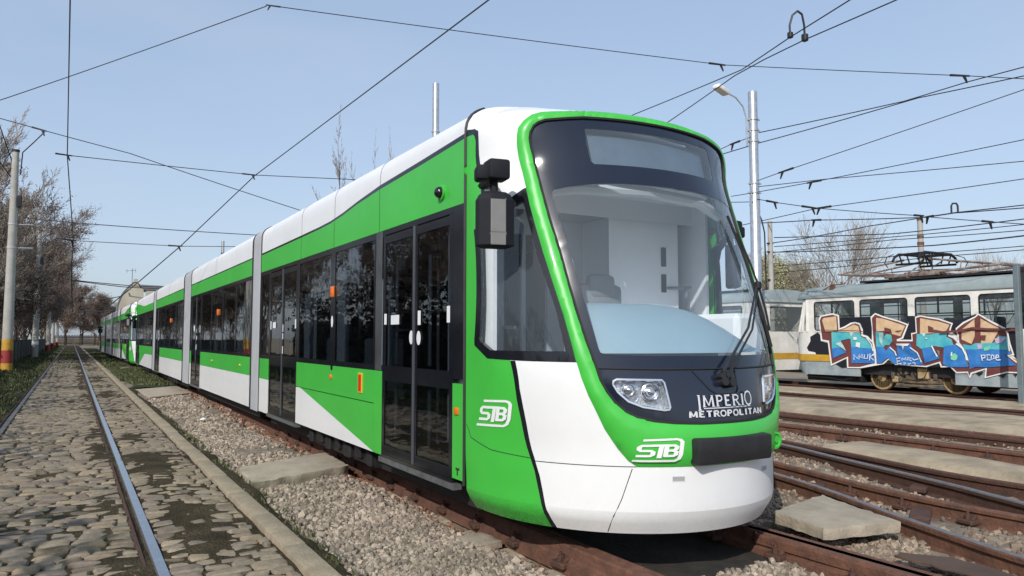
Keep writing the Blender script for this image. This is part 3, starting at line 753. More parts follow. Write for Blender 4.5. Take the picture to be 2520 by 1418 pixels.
NOSE = []
def tp(name, mb, mats, parent=None, nose=False, angle=35):
    o = mb.build(name, mats, parent or tram, angle=angle)
    if parent is None:
        o.location = (0, -TY, 0)
        if nose: NOSE.append(o)
    return o
def nreg(*a, **k):
    o = region(*a, **k)
    if o.parent == tram: o.location = (0, -TY, 0); NOSE.append(o)
    return o
def fb(x, z):
    d = min(dist_edge(FRC, x, z), 1.5 * dist_edge(MKC, x, z)); t = min(d / .085, 1); s = math.sqrt(max(0, 1 - (1 - t) ** 2))
    return .004 + (.019 + .014 * (1 if z < 1.1 else 0)) * s
shell = nreg(['white'], 'cab_shell', WHITE, tram, rim=.03)
nreg(['bumper'], 'bumper', WHITE, tram, rim=.03)
for sd in 'LR':
    nreg(['green' + sd], 'cab_side_panel', GREEN, tram, rim=.02)
    nreg(['border' + sd], 'black_trim', BLACKP, tram, rim=.02)
    nreg(['stripe' + sd], 'black_trim', BLACKP, tram, rim=.02)
nreg(['frame'], 'windscreen_surround', GREEN, tram, offf=fb, rim=.03)
nreg(['frit'], 'windscreen_border', FRIT, tram, offf=lambda x, z: -.004, rim=.015)
mask = nreg(['mask'], 'front_panel', NAVY, tram, rim=.02)
nreg(['glass'], 'windscreen', GL_FRONT, tram, offf=lambda x, z: -.006, rim=0)
nreg(['sign'], 'destination_glass', glass('sign_glass', (.62, .68, .74), .03, ior=1.55, pale_veil=.06), tram, offf=lambda x, z: -.006, rim=0)
for sd in 'LR':
    sw = nreg(['sframe' + sd], 'side_window', BLACKP, tram, offf=lambda x, z: .002, rim=.03)
    nreg(['sglass' + sd], 'pane', GL_CAB, sw, offf=lambda x, z: -.004, rim=0)
def ptube(pts, off, r, close=False, n=5):
    q = []
    p2 = pts + [pts[0]] if close else pts
    for a, b in zip(p2, p2[1:]):
        k = max(1, int(math.hypot(b[0] - a[0], b[1] - a[1]) / .05))
        q += [PO(a[0] + (b[0] - a[0]) * i / k, a[1] + (b[1] - a[1]) * i / k, off) for i in range(k)]
    q.append(PO(p2[-1][0], p2[-1][1], off))
    return MB().tube(q, r, n)
tp('window_seal', ptube(MKC, .004, .011, True), RUBBER, mask, angle=60)
for s in (1, -1):
    for p in ([(-1.294, .603), (-.66, .603)], [(-.686, .59), (-.753, .402), (-.855, .175)], [(-2.25, .785), (-1.65, .637), (-1.326, .619)]):
        tp('panel_gap', ptube([(s * a, b) for a, b in p], -.001, .0035, n=4), BLACKM, nose=True)
# cowl line and wiper flap under the windscreen
tp('cowl_strip', ptube([(-.90, 1.222), (-.5, 1.214), (0, 1.212), (.5, 1.214), (.90, 1.222)], .002, .007), RUBBER, mask)
fl = ptube([(-.25, 1.20), (-.13, 1.075), (-.08, 1.05), (.10, 1.05), (.125, 1.08), (.12, 1.2)], .001, .005, n=4)
tp('wiper_flap', fl, RUBBER, mask)
# headlights
for s in (1, -1):
    pl = [(s * a, b) for a, b in HL]
    h = tp('headlight', ptube(pl, .006, .010, True), CHROME, nose=True)
    bk = MB()
    cx = sum(a for a, b in pl) / len(pl); cz = sum(b for a, b in pl) / len(pl)
    rg = [PO(a, b, -.01) for a, b in pl]; inn = [PO(cx + (a - cx) * .9, cz + (b - cz) * .9, -.05) for a, b in pl]
    n = len(pl); bk.add(rg + inn, [(i, (i + 1) % n, (i + 1) % n + n, i + n) for i in range(n)] + [tuple(range(n, 2 * n))])
    tp('reflector', bk, pm('lamp_reflector', (.62, .64, .67), .25, metal=.7, var=.35, scale=40, bump=.3, bscale=70), h)
    for a, b, r in ((-.70, 1.085, .048), (-.555, 1.072, .060)):
        c = PO(s * a, b, -.03); nn = PN(s * a, b); q = Vector((0, -1, 0)).rotation_difference(nn)
        lm = MB().lathe([(r, 0), (r, -.02), (r * .85, -.024), (r * .7, -.008), (r * .45, -.003), (r * .4, -.02), (r * .2, -.026), (.001, -.028)], (0, 0, 0), 20, 'Y')
        lm.v = [tuple(c + q @ Vector(v)) for v in lm.v]
        tp('lamp', lm, CHROME, h)
    gv = MB(); gp = [PO(a, b, .004) for a, b in pl]; gc = PO(cx, cz, .008)
    gv.add(gp + [gc], [(i, (i + 1) % n, n) for i in range(n)], 0, True)
    tp('lens', gv, GL_LAMP, h, angle=80)
# black cover box in the middle, round coupling at its side, slots in the bumper
cv = MB().cbox((0, 3.545, .70), (.655, .10, .165), .018, rot=Matrix.Rotation(R(3), 3, 'X'), seg=2)
cvo = tp('coupler_cover', cv, BLACKM, nose=True)
tp('towing_eye', MB().lathe([(.06, .05), (.06, -.004), (.046, -.006), (.042, .006), (.016, .006), (.016, -.010), (.001, -.010)], tuple(PO(.56, .70, fb(.56, .70))), 18, 'Y'), GREEN, nose=True)
for s in (1, -1):
    sl = MB(); c = P(s * .40, .53); nn = PN(s * .40, .53)
    tg = Vector((0, 0, 1)).cross(nn).normalized(); up = nn.cross(tg)
    outer = [c + tg * a + up * b + nn * .002 for a, b in ((-.045, -.02), (.045, -.02), (.045, .02), (-.045, .02))]
    innr = [c + tg * a + up * b - nn * .02 + nn * .0225 for a, b in ((-.04, -.016), (.04, -.016), (.04, .012), (-.04, .012))]
    sl.add(outer, [(0, 1, 2, 3)], 1); sl.add(innr, [(0, 1, 2, 3)], 0)
    tp('bumper_slot', sl, [pm('slot_shade', (.36, .36, .37), .5, var=.05), WHITE], nose=True)
# emblem: three letters inside an open rounded frame, and the front lettering
def stroke(mb, pts, w, mapf, lay, m=0):
    """flat stroke along pts in the letter plane, mapped by mapf(u, v, off)"""
    q = []
    for a, b in zip(pts, pts[1:]):
        k = max(1, int(math.hypot(b[0] - a[0], b[1] - a[1]) / .08))
        q += [(a[0] + (b[0] - a[0]) * i / k, a[1] + (b[1] - a[1]) * i / k) for i in range(k)]
    q.append(pts[-1]); n = len(q); L = []; Rr = []
    for i, p in enumerate(q):
        a, b = q[max(i - 1, 0)], q[min(i + 1, n - 1)]; dx, dy = b[0] - a[0], b[1] - a[1]; l = math.hypot(dx, dy) or 1
        ww = w[0] + (w[1] - w[0]) * i / max(1, n - 1) if isinstance(w, tuple) else w
        L.append((p[0] - dy / l * ww / 2, p[1] + dx / l * ww / 2)); Rr.append((p[0] + dy / l * ww / 2, p[1] - dx / l * ww / 2))
    off = .004 + .0006 * lay
    vs = [mapf(*p, off) for p in L] + [mapf(*p, off) for p in Rr]
    mb.add(vs, [(i, i + 1, n + i + 1, n + i) for i in range(n - 1)], m)
def emblem(parent, c00, c10, c11, c01, off0=0):
    """corner (T,z): lower left, lower right, upper right, upper left"""
    def mp(u, v, o):
        u += .04 * (v - .5) * 2
        T = (c00[0] * (1 - u) + c10[0] * u) * (1 - v) + (c01[0] * (1 - u) + c11[0] * u) * v
        z = (c00[1] * (1 - u) + c10[1] * u) * (1 - v) + (c01[1] * (1 - u) + c11[1] * u) * v
        return PO(T, z, o + (fb(T, z) + .002 if off0 else 0))
    mb = MB(); W_ = .098; k = 0
    for pts in ([(.14, .93), (.80, .96), (.88, .93), (.93, .84), (.93, .3), (.90, .12), (.82, .04), (.0, .04)],
                [(.36, .70), (.14, .70), (.09, .64), (.09, .54), (.13, .48), (.32, .48), (.37, .43), (.37, .32), (.32, .26), (.05, .26)],
                [(.34, .705), (.66, .705)], [(.52, .72), (.50, .17)],
                [(.625, .735), (.62, .225)], [(.62, .70), (.78, .70), (.83, .64), (.82, .55), (.77, .49), (.64, .485)], [(.76, .485), (.83, .43), (.82, .31), (.77, .26), (.60, .26)]):
        stroke(mb, pts, W_ if k else .088, mp, k); k += 1
    return tp('emblem', mb, LETW, None if parent is None else parent, nose=parent is None)
emblem(None, (-.678, .640), (-.372, .640), (-.372, .785), (-.678, .785), .028)
emblem(None, (-1.85, .792), (-1.50, .812), (-1.545, .995), (-1.93, .985))
emblem(None, (1.50, .812), (1.85, .792), (1.93, .985), (1.545, .995))
def lettering(words, fontw, box, mats, serif):
    """letters from strokes on the front panel; box: T0, T1, z0, z1"""
    mb = MB(); T0, T1, z0, z1 = box; lay = 0
    ST = {'I': [[(.5, 0), (.5, 1)]], 'M': [[(.08, 0), (.14, 1)], [(.14, 1), (.5, .1)], [(.5, .1), (.86, 1)], [(.86, 1), (.92, 0)]],
          'P': [[(.2, 0), (.2, 1)], [(.2, .97), (.6, .97), (.85, .85), (.85, .62), (.6, .48), (.2, .48)]],
          'E': [[(.2, 0), (.2, 1)], [(.2, .96), (.85, .96)], [(.2, .5), (.7, .5)], [(.2, .04), (.88, .04)]],
          'R': [[(.2, 0), (.2, 1)], [(.2, .97), (.6, .97), (.85, .85), (.85, .64), (.6, .5), (.2, .5)], [(.5, .5), (.92, 0)]],
          'O': [[(.5, 1.0), (.2, .9), (.06, .62), (.06, .38), (.2, .1), (.5, 0), (.8, .1), (.94, .38), (.94, .62), (.8, .9), (.5, 1.0)]],
          'T': [[(.5, 0), (.5, 1)], [(.05, .96), (.95, .96)]], 'L': [[(.2, 0), (.2, 1)], [(.2, .04), (.88, .04)]],
          'A': [[(.06, 0), (.5, 1)], [(.5, 1), (.94, 0)], [(.25, .34), (.75, .34)]], 'N': [[(.12, 0), (.12, 1)], [(.12, 1), (.88, 0)], [(.88, 0), (.88, 1)]]}
    x = 0; adv = []
    for ch, wd, sc, dz in words: adv.append(x); x += wd
    tot = x
    for (ch, wd, sc, dz), ax in zip(words, adv):
        def mp(u, v, o, ax=ax, wd=wd, sc=sc, dz=dz):
            return PO(T0 + (T1 - T0) * (ax + u * wd * .86) / tot, z0 + (z1 - z0) * (v * sc + dz), o)
        for st in ST[ch]:
            stroke(mb, st, fontw / wd * (1 if abs(st[0][0] - st[1][0]) < .3 else .62), mp, lay); lay += 1
        if serif and ch in 'IPRMELTN':
            for su in {'I': (.5,), 'P': (.2,), 'R': (.2, .92), 'M': (.08, .92), 'E': (), 'L': (), 'T': (.5,), 'N': (.12,)}[ch]:
                stroke(mb, [(su - .18 / wd, .0), (su + .18 / wd, .0)], .07, mp, lay); lay += 1
            for su in {'I': (.5,), 'P': (.2,), 'R': (.2,), 'M': (.14, .86), 'E': (.2,), 'L': (.2,), 'T': (), 'N': (.12, .88)}[ch]:
                stroke(mb, [(su - .18 / wd, 1.), (su + .1 / wd, 1.)], .07, mp, lay); lay += 1
    return mb
l1 = lettering([('I', .6, 1.35, -.3), ('M', 1.25, 1, 0), ('P', .9, 1, 0), ('E', .85, 1, 0), ('R', 1, 1, 0), ('I', .5, 1, 0), ('O', 1.15, 1.3, -.05)], .21, (-.25, .245, .972, 1.04), SILV, True)
stroke(l1, [(-.2, .0), (.24, .0)], .006, lambda u, v, o: PO(u, .962, .006), 3)
l1.add([PO(-.2 + .044 * i, .964 - .006 * j, .005) for j in (0, 1) for i in range(11)], [(i, i + 1, i + 12, i + 11) for i in range(10)])
l2 = lettering([(c, 1.2 if c == 'M' else .6 if c == 'I' else 1, 1, 0) for c in 'METROPOLITAN'], .36, (-.31, .335, .908, .944), SILV, True)
l1.add(l2.v, l2.f)
tp('lettering', l1, SILV, mask)
# destination display behind its glass
ds = MB(); g = [(-.60, 2.66), (.60, 2.66), (.60, 2.91), (-.60, 2.91)]
for i in range(12):
    a, b = -.6 + .1 * i, -.5 + .1 * i
    ds.add([PO(a, 2.66, -.06), PO(b, 2.66, -.06), PO(b, 2.91, -.06), PO(a, 2.91, -.06)], [(0, 1, 2, 3)])
tp('destination_display', ds, pm('display_panel', (.20, .25, .29), .35, var=.15, scale=3), nose=True)
# wipers
wp = MB()
wp.tube([PO(-.02, 1.12, .03), PO(-.03, 1.19, .045), PO(.33, 1.47, .05), PO(.695, 1.771, .05), PO(.76, 1.80, .045)], [.016, .012, .009, .008, .008], 6)
wp.tube([PO(.04, 1.11, .03), PO(.035, 1.19, .04), PO(.39, 1.46, .045), PO(.735, 1.76, .05)], [.014, .010, .008, .007], 6)
wa = tp('wiper', wp, BLACKM, nose=True)
wb = MB().tube([PO(.60, 2.34, .03), PO(.70, 2.08, .028), PO(.76, 1.80, .028), PO(.80, 1.56, .026), PO(.83, 1.345, .022)], .012, 6)
wb.tube([PO(.66, 2.2, .045), PO(.73, 1.95, .055), PO(.76, 1.8, .058), PO(.79, 1.62, .055), PO(.815, 1.46, .04)], .009, 5)
wb.cbox(PO(.76, 1.795, .055), (.05, .05, .06), .012)
tp('wiper_blade', wb, RUBBER, wa)
wm = MB()
for a, b, r in ((-.03, 1.125, .03), (.04, 1.115, .03), (.005, 1.165, .02), (-.05, 1.16, .018)):
    wm.tube([PO(a, b, 0), PO(a, b, .05)], r, 10)
tp('wiper_pivot', wm, BLACKM, wa)
# rear view mirrors
for s in (-1, 1):
    br = MB(); mx, my = (1.315, 4.35) if s < 0 else (1.26, 4.70)
    dz = 0 if s < 0 else -.16
    br.cbox((s * (mx - .01), my, 2.535 + dz), (.15, .16, .135), .02, rot=Matrix.Rotation(R(s * 10), 3, 'Z'), seg=2)
    br.cbox((s * (mx + .085), my + .03, 2.51 + dz), (.09, .15, .10), .02, rot=Matrix.Rotation(R(s * 20), 3, 'Z'), seg=2)
    br.tube([(s * mx, my + .05, 2.53 + dz), (s * (mx - .10), my + .25, 2.53 + dz), (s * 1.15, my + .5, 2.53 + dz)], .035, 8)
    br.tube([(s * mx, my + .02, 2.50 + dz), (s * (mx + .002), my + .01, 2.36 + dz)], .028, 10)
    m = tp('wing_mirror', br, PLASTIC, nose=True)
    # housing: shallow faceted shell with a paler middle ridge
    hs = MB(); q = Matrix.Rotation(R(-12 if s < 0 else 40), 3, 'Z'); c = Vector((s * mx, my, 2.20 + dz))
    prof = [(-.19, .62, 0), (-.175, 1.0, 1), (.13, 1.0, 1), (.17, .82, .6), (.19, .55, 0)]
    V_ = []; F_ = []
    for z, k, d in prof:
        ww = .125 * k
        for x, y in ((-ww, .05), (-ww, -.02 - .012 * d), (-ww * .42, -.03 - .045 * d), (ww * .42, -.03 - .045 * d), (ww, -.02 - .012 * d), (ww, .05)): V_.append(c + q @ Vector((x, y, z)))
    for i in range(4):
        for j in range(6): F_.append((i * 6 + j, i * 6 + (j + 1) % 6, (i + 1) * 6 + (j + 1) % 6, (i + 1) * 6 + j))
    F_ += [tuple(range(5, -1, -1)), tuple(24 + j for j in range(6))]
    hs.add(V_, F_)
    for i, f in enumerate(F_[:24]):
        if i % 6 == 2 and i // 6 in (1,): hs.m[i] = 1
    # slanted lower facet
    lo = [c + q @ Vector(p) for p in ((-.052, -.078, -.085), (.052, -.078, -.085), (.082, -.052, -.168), (-.082, -.052, -.168))]
    hs.add(lo, [(0, 1, 2, 3)], 1)
    ob = tp('mirror_housing', hs, [PLASTIC, PLASTICL], m)
    bv = ob.modifiers.new('b', 'BEVEL'); bv.width = .008; bv.segments = 2; bv.limit_method = 'ANGLE'
# cab interior
tp('cab_floor', MB().box(-1.12, 1.12, 5.0, 5.5, .55, .60), INTERD, nose=True)
tp('cab_wall', MB().box(.20, .98, 5.08, 5.12, .6, 2.55).box(.20, .23, 5.12, 5.5, .6, 2.55), INTERW, nose=True)
tp('cab_door', MB().box(-1.1, -.62, 5.46, 5.50, .6, 2.62).box(-.18, .20, 5.46, 5.50, .6, 2.62).box(-.62, -.18, 5.46, 5.50, .6, 1.30).box(-.62, -.18, 5.46, 5.50, 2.30, 2.62).box(-.44, -.40, 5.46, 5.49, 1.30, 2.30), pm('cab_slate', (.36, .40, .46), .5, var=.05), nose=True)
tp('cab_shelf', MB().box(.20, 1.08, 4.75, 5.08, .6, 1.60), INTERW, nose=True)
for x, y0 in ((-1.135, 4.70), (1.105, 4.86)): tp('cab_lining', MB().box(x, x + .03, y0, 5.45, .6, 2.60), INTERW, nose=True)
tp('cab_pillar', MB().box(-1.0, -.90, 5.15, 5.25, .6, 2.6), INTERW, nose=True)
tp('cab_console', MB().cbox((.92, 4.45, 1.30), (.3, .5, .62), .04), INTERW, nose=True)
tp('cab_wall_vent', MB().box(.78, .83, 5.068, 5.082, 1.82, 1.98).box(.78, .83, 5.068, 5.082, 2.05, 2.22), INTERD, nose=True)
ce = MB(); n = 14
for j in range(2):
    pass
ce.prism([(-1.12, 5.5), (-1.12, 4.95), (-.9, 4.62), (-.5, 4.42), (0, 4.36), (.5, 4.42), (.9, 4.62), (1.12, 4.95), (1.12, 5.5)], lambda a, b, d: (a, b, d), 2.60, 2.64)
tp('cab_ceiling', ce, INTER, nose=True)
ar = MB().tube([(-1.0, 4.60, 2.45), (-.6, 4.42, 2.50), (0, 4.36, 2.52), (.6, 4.42, 2.50), (1.0, 4.60, 2.45)], .045, 8)
tp('cab_ceiling_arch', ar, INTERW, nose=True)
tp('ceiling_lamp', MB().lathe([(.09, 2.598), (.085, 2.588), (.001, 2.586)], (.05, 4.8, 0), 16, 'Z'), INTERG, nose=True)
da = MB(); NX, NY = 17, 9; vs = []
for j in range(NY):
    v = j / (NY - 1)
    for i in range(NX):
        u = -1 + 2 * i / (NX - 1); T = -.02 + u * (.88 if u < 0 else .86)
        f = P(T, 1.315); zt = 1.665 - .30 * max(0, (u + .05) / 1.05) ** 2.3 - .02 * max(0, -u - .6)
        vs.append((f.x * (1 - .08 * v), f.y + .05 + .62 * v * (1 - .35 * abs(u) ** 2), 1.315 + (zt - 1.315) * math.sin(v * math.pi / 2)))
da.add(vs, [(j * NX + i, j * NX + i + 1, (j + 1) * NX + i + 1, (j + 1) * NX + i) for j in range(NY - 1) for i in range(NX - 1)], 0, True)
bk = [vs[(NY - 1) * NX + i] for i in range(NX)]
da.add(bk + [(x, y, .8) for x, y, z in bk], [(i, i + 1, NX + i + 1, NX + i) for i in range(NX - 1)])
tp('dashboard', da, DASH, nose=True, angle=70)
st = MB().cbox((.03, 5.0, 1.55), (.44, .10, .62), .05, seg=2).cbox((.03, 4.98, 1.84), (.27, .09, .2), .045, seg=2).cbox((.03, 4.8, 1.2), (.48, .42, .12), .04, seg=2).tube([(.03, 4.9, .6), (.03, 4.9, 1.2)], .08)
tp('driver_seat', st, INTERG, nose=True)
tp('handrail', MB().tube([(.72, 5.25, 1.25), (.72, 5.25, 1.80), (.78, 5.15, 1.86), (1.02, 4.95, 1.86)], .016).tube([(.98, 4.98, 1.3), (.98, 4.98, 1.86)], .016), INTERG, nose=True)
tp('sun_blind_cord', MB().tube([(-.80, 4.52, 2.42), (-.74, 4.28, 1.95), (-.70, 4.10, 1.40)], .005, 4), INTERW, nose=True)

# ---- body sections
def side(s, off): return lambda y, z, d: (s * (1.2 + d), y, z)
def roof_cs():
    pts = [(-1.198, 2.43)]
    for i in range(0, 33):
        a = math.pi * i / 32; c, q = -math.cos(a), math.sin(a)
        x = 1.198 * math.copysign(abs(c) ** (2 / 3.6), c); z = 2.9 + .35 * abs(q) ** (2 / 3.6)
        pts.append((x, z))
    pts.append((1.198, 2.43)); return pts
def section(y0, y1, items, lower, uppers, name='', bogie=None, roofseams=()):
    cs = roof_cs(); mb = MB(); n = len(cs)
    V_ = [(x, y, z) for y in (y0, y1) for x, z in cs]
    mb.add(V_, [(i, i + 1, n + i + 1, n + i) for i in range(n - 1)], 0, True)
    mb.add(V_, [tuple(range(n)), tuple(range(2 * n - 1, n - 1, -1))])
    rf = tp('roof', mb, ROOFW, angle=50)
    for ys in roofseams: tp('roof_seam', MB().tube([(x * 1.001, ys, z + .001) for x, z in cs], .004, 4), INTERG, rf)
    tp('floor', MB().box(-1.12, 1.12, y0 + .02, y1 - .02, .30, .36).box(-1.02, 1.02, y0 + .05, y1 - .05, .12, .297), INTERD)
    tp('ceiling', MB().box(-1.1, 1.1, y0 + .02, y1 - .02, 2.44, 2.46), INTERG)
    if bogie:
        b0, b1 = bogie; bg_ = MB().box(-.95, .95, b0, b1, .14, .30).box(-1.08, -.98, b0 + .1, b1 - .1, .13, .32).box(.98, 1.08, b0 + .1, b1 - .1, .13, .32)
        for k in range(7):
            yy = b0 + .2 + (b1 - b0 - .4) * k / 6
            for s in (-1, 1): bg_.cbox((s * 1.09, yy, .20 + .04 * (k % 2)), (.07, .13 + .05 * (k % 3), .14), .015)
        bo = tp('bogie', bg_, DKMETAL)
        for s in (-1, 1):
            for yy in (b0 + .5, b1 - .5): tp('wheel', MB().lathe([(.26, s * .66), (.30, s * .67), (.30, s * .76), (.25, s * .78), (.1, s * .78), (.08, s * .80), (.001, s * .80)], (0, yy, .302), 28, 'X'), RUSTD, bo)
    for s in (-1, 1):
        fn = side(s, 0)
        # upper band and black roof line
        for nm, poly, mt, d in uppers: tp(nm, MB().prism(poly, fn, -.03, d), mt)
        wf = MB()
        wf.prism([(y0, 1.105), (y1, 1.105), (y1, 1.16), (y0, 1.16)], fn, -.03, .001)
        wf.prism([(y0, 2.37), (y1, 2.37), (y1, 2.432), (y0, 2.432)], fn, -.03, .0012)
        pos = sorted([(a, b) for k, a, b in items if k in ('win', 'door', 'solid')])
        prev = y0
        for a, b in pos + [(y1, y1)]:
            if a - prev > .02: wf.prism([(prev, 1.16), (a, 1.16), (a, 2.37), (prev, 2.37)], fn, -.03, .0008)
            prev = b
        tp('window_band', wf, BLACKP)
        for k, a, b in items:
            if k == 'win':
                o = tp('window', MB().prism([(a, 1.16), (b, 1.16), (b, 2.37), (a, 2.37)], fn, -.012, -.006), GL_SIDE)
            elif k == 'door': door(s, a, b)
        for nm, poly, mt, d in lower: tp(nm, MB().prism(poly, fn, -.03, d), mt)
    return rf
def door(s, a, b):
    fn = side(s, 0)
    mid = (a + b) / 2
    fr = MB().prism([(a, .32), (b, .32), (b, .345), (a, .345)], fn, -.03, .004)
    fr.prism([(a, 2.385), (b, 2.385), (b, 2.43), (a, 2.43)], fn, -.03, .003)
    fr.prism([(a, .345), (a + .004, .345), (a + .004, 2.385), (a, 2.385)], fn, -.03, .002).prism([(b - .004, .345), (b, .345), (b, 2.385), (b - .004, 2.385)], fn, -.03, .002)
    d = tp('door', fr, BLACKP)
    for c0, c1 in ((a, mid), (mid, b)):
        lf = MB()
        st = .055
        for q0, q1 in ((c0 + .004, c0 + st), (c1 - st, c1 - .004)): lf.prism([(q0, .347), (q1, .347), (q1, 2.383), (q0, 2.383)], fn, -.03, .0015)
        for z0, z1 in ((.347, .43), (1.02, 1.14), (2.30, 2.383)): lf.prism([(c0 + st, z0), (c1 - st, z0), (c1 - st, z1), (c0 + st, z1)], fn, -.028, .0012)
        tp('door_leaf', lf, BLACKP, d)
        gl = MB().prism([(c0 + st, 1.14), (c1 - st, 1.14), (c1 - st, 2.30), (c0 + st, 2.30)], fn, -.012, -.006).prism([(c0 + st, .43), (c1 - st, .43), (c1 - st, 1.02), (c0 + st, 1.02)], fn, -.012, -.006)
        tp('door_window', gl, GL_SIDE, d)
        hy = c1 - .15 if c0 == a else c0 + .6
        hr = MB().tube([(s * 1.12, hy, 1.18), (s * 1.12, hy, 2.12)], .018, 8).tube([(s * 1.12, hy, .50), (s * 1.12, hy, .98)], .018, 8)
        tp('handle', hr, STEEL, d)
    tp('centre_seal', MB().prism([(mid - .018, .35), (mid + .018, .35), (mid + .018, 2.38), (mid - .018, 2.38)], fn, 0, .009), pm('seal_grey', (.07, .075, .09), .4), d)
    tp('step_plate', MB().prism([(a - .05, .27), (b + .05, .27), (b + .05, .315), (a - .05, .315)], fn, -.06, .012), pm('step_grey', (.16, .165, .17), .5, metal=.4, var=.3, scale=9), d)
RL = 2.705
# first section, behind the cab
topline = [(5.0, 2.925), (5.85, 2.885), (6.85, 2.845), (7.5, 2.805), (8.0, 2.755), (8.45, 2.725), (8.9, 2.715), (9.7, 2.71), (12.05, 2.70)]
up1 = [('upper_panel', [(5.03, 2.432), (12.05, 2.432)] + topline[::-1][:-1] + [(5.03, 2.925)], GREEN, .005),
       ('roof_line', topline + [(y, z + .028 + .012 * (y < 7.4)) for y, z in topline[::-1]], BLACKP, .0045)]
low1 = [('lower_panel', [(5.03, .36), (5.215, .36), (5.215, 1.07), (5.03, 1.07)], GREEN, .005),
        ('lower_panel', [(6.735, .33), (6.945, .33), (6.945, 1.105), (6.735, 1.105)], GREEN, .004),
        ('lower_panel', [(6.952, .795), (9.55, .795), (9.55, 1.105), (6.952, 1.105)], GREEN, .004),
        ('lower_panel', [(9.556, .795), (9.84, .795), (9.84, 1.105), (9.556, 1.105)], GREEN, .004),
        ('skirt_panel', [(6.952, .335), (9.62, .785), (6.952, .785)], GREEN, .004),
        ('skirt_panel', [(6.952, .330), (9.84, .330), (9.84, .785), (9.63, .785)], WHITE, .0042),
        ('lower_panel', [(11.45, .80), (12.05, .80), (12.05, 1.105), (11.45, 1.105)], GREEN, .004),
        ('skirt_panel', [(11.45, .30), (12.05, .30), (12.05, .798), (11.45, .798)], WHITE, .0042)]
section(5.03, 12.05, [('door', 5.23, 6.73), ('solid', 6.73, 6.95), ('win', 6.98, 8.24), ('win', 8.40, 9.76), ('door', 9.86, 11.42), ('win', 11.48, 12.0)], low1, up1, bogie=(7.1, 9.6), roofseams=(6.84, 8.29, 9.70))
def mid(y0, y1, wins, dr, greenz=.81, white_extra=()):
    its = [('win', a, b) for a, b in wins] + ([('door', *dr)] if dr else [])
    up = [('upper_panel', [(y0, 2.432), (y1, 2.432), (y1, RL), (y0, RL)], GREEN, .005), ('roof_line', [(y0, RL), (y1, RL), (y1, RL + .022), (y0, RL + .022)], BLACKP, .0045)]
    lo = []
    spans = [(y0, dr[0] - .03), (dr[1] + .03, y1)] if dr else [(y0, y1)]
    for a, b in spans:
        if b - a < .08: continue
        k = max(1, round((b - a) / 1.9))
        for i in range(k):
            p, q = a + (b - a) * i / k + .004, a + (b - a) * (i + 1) / k - .004
            lo.append(('lower_panel', [(p, greenz), (q, greenz), (q, 1.105), (p, 1.105)], GREEN, .004))
        lo.append(('skirt_panel', [(a, .30), (b, .30), (b, greenz - .004), (a, greenz - .004)], WHITE, .0042))
    return its, lo, up
i2, l2_, u2 = mid(12.72, 20.0, [(12.78, 14.08), (14.16, 15.44), (15.52, 16.8), (16.88, 18.22)], (18.28, 19.76))
section(12.72, 20.0, i2, l2_, u2, roofseams=(16.4,))
i3, l3, u3 = mid(21.4, 28.85, [(21.46, 22.9), (22.98, 24.4), (24.48, 25.9), (25.98, 27.3)], (27.36, 28.78))
section(21.4, 28.85, i3, l3, u3, bogie=(23, 25.4), roofseams=(25,))
i4, l4, u4 = mid(29.8, 37.67, [(29.86, 31.2), (31.28, 32.6), (32.68, 34.1), (34.18, 35.8)], (35.97, 37.47))
l4 = [x for x in l4 if x[0] == 'lower_panel'] + [('skirt_panel', [(35.75, .335), (35.75, .805), (32.95, .805)], GREEN, .004), ('skirt_panel', [(29.8, .30), (35.75, .30), (32.95, .802), (29.8, .802)], WHITE, .0042)]
u4 = [('upper_panel', [(29.8, 2.432), (37.67, 2.432), (37.67, 2.92), (36.2, 2.86), (34.6, 2.74), (33.5, RL), (29.8, RL)], GREEN, .005)]
section(29.8, 37.67, i4, l4, u4, bogie=(32, 34.4))
for a, b in ((12.05, 12.72), (20.0, 21.4), (28.85, 29.8)):
    cs = roof_cs(); mb = MB(); k = 10; ys = [a + .012 + (b - a - .024) * i / k for i in range(k + 1)]
    cs2 = [(-1.2, .28), (-1.2, 1.2)] + cs + [(1.2, 1.2), (1.2, .28)]; n = len(cs2)
    for i, y in enumerate(ys):
        q = .985 if i in (0, k) else (1.006 if .1 < i / k < .95 else 1.0)
        mb.v += [(x * q, y, z if z < 2.9 else 2.9 + (z - 2.9) * (1.03 if i not in (0, k) else .93)) for x, z in cs2]
    for i in range(k):
        for j in range(n - 1): mb.f.append((i * n + j, i * n + j + 1, (i + 1) * n + j + 1, (i + 1) * n + j)); mb.m.append(0); mb.sm.append(True)
    tp('bellows', mb, GREYB, angle=30)
    bl = MB()
    for y in (a + .004, b - .004): bl.tube([(x * 1.004, y, z) for x, z in cs2], .013, 4)
    tp('bellows_frame', bl, BLACKM)
for y in (5.015, 37.685):
  for c_ in ([(-1.2, .33)] + [p for p in roof_cs() if p[0] < -1.0], [p for p in roof_cs() if p[0] > 1.0] + [(1.2, .33)]): tp('cab_joint', MB().tube([(x * 1.003, y, z + .002) for x, z in c_]  , .015, 5), BLACKM)
for y, z in ((6.84, 2.845), (8.29, 2.73), (9.70, 2.71)):
    for s in (-1, 1): tp('panel_gap', MB().tube([(s * 1.2045, y, 2.435), (s * 1.2045, y, z)], .0035, 4), BLACKM)
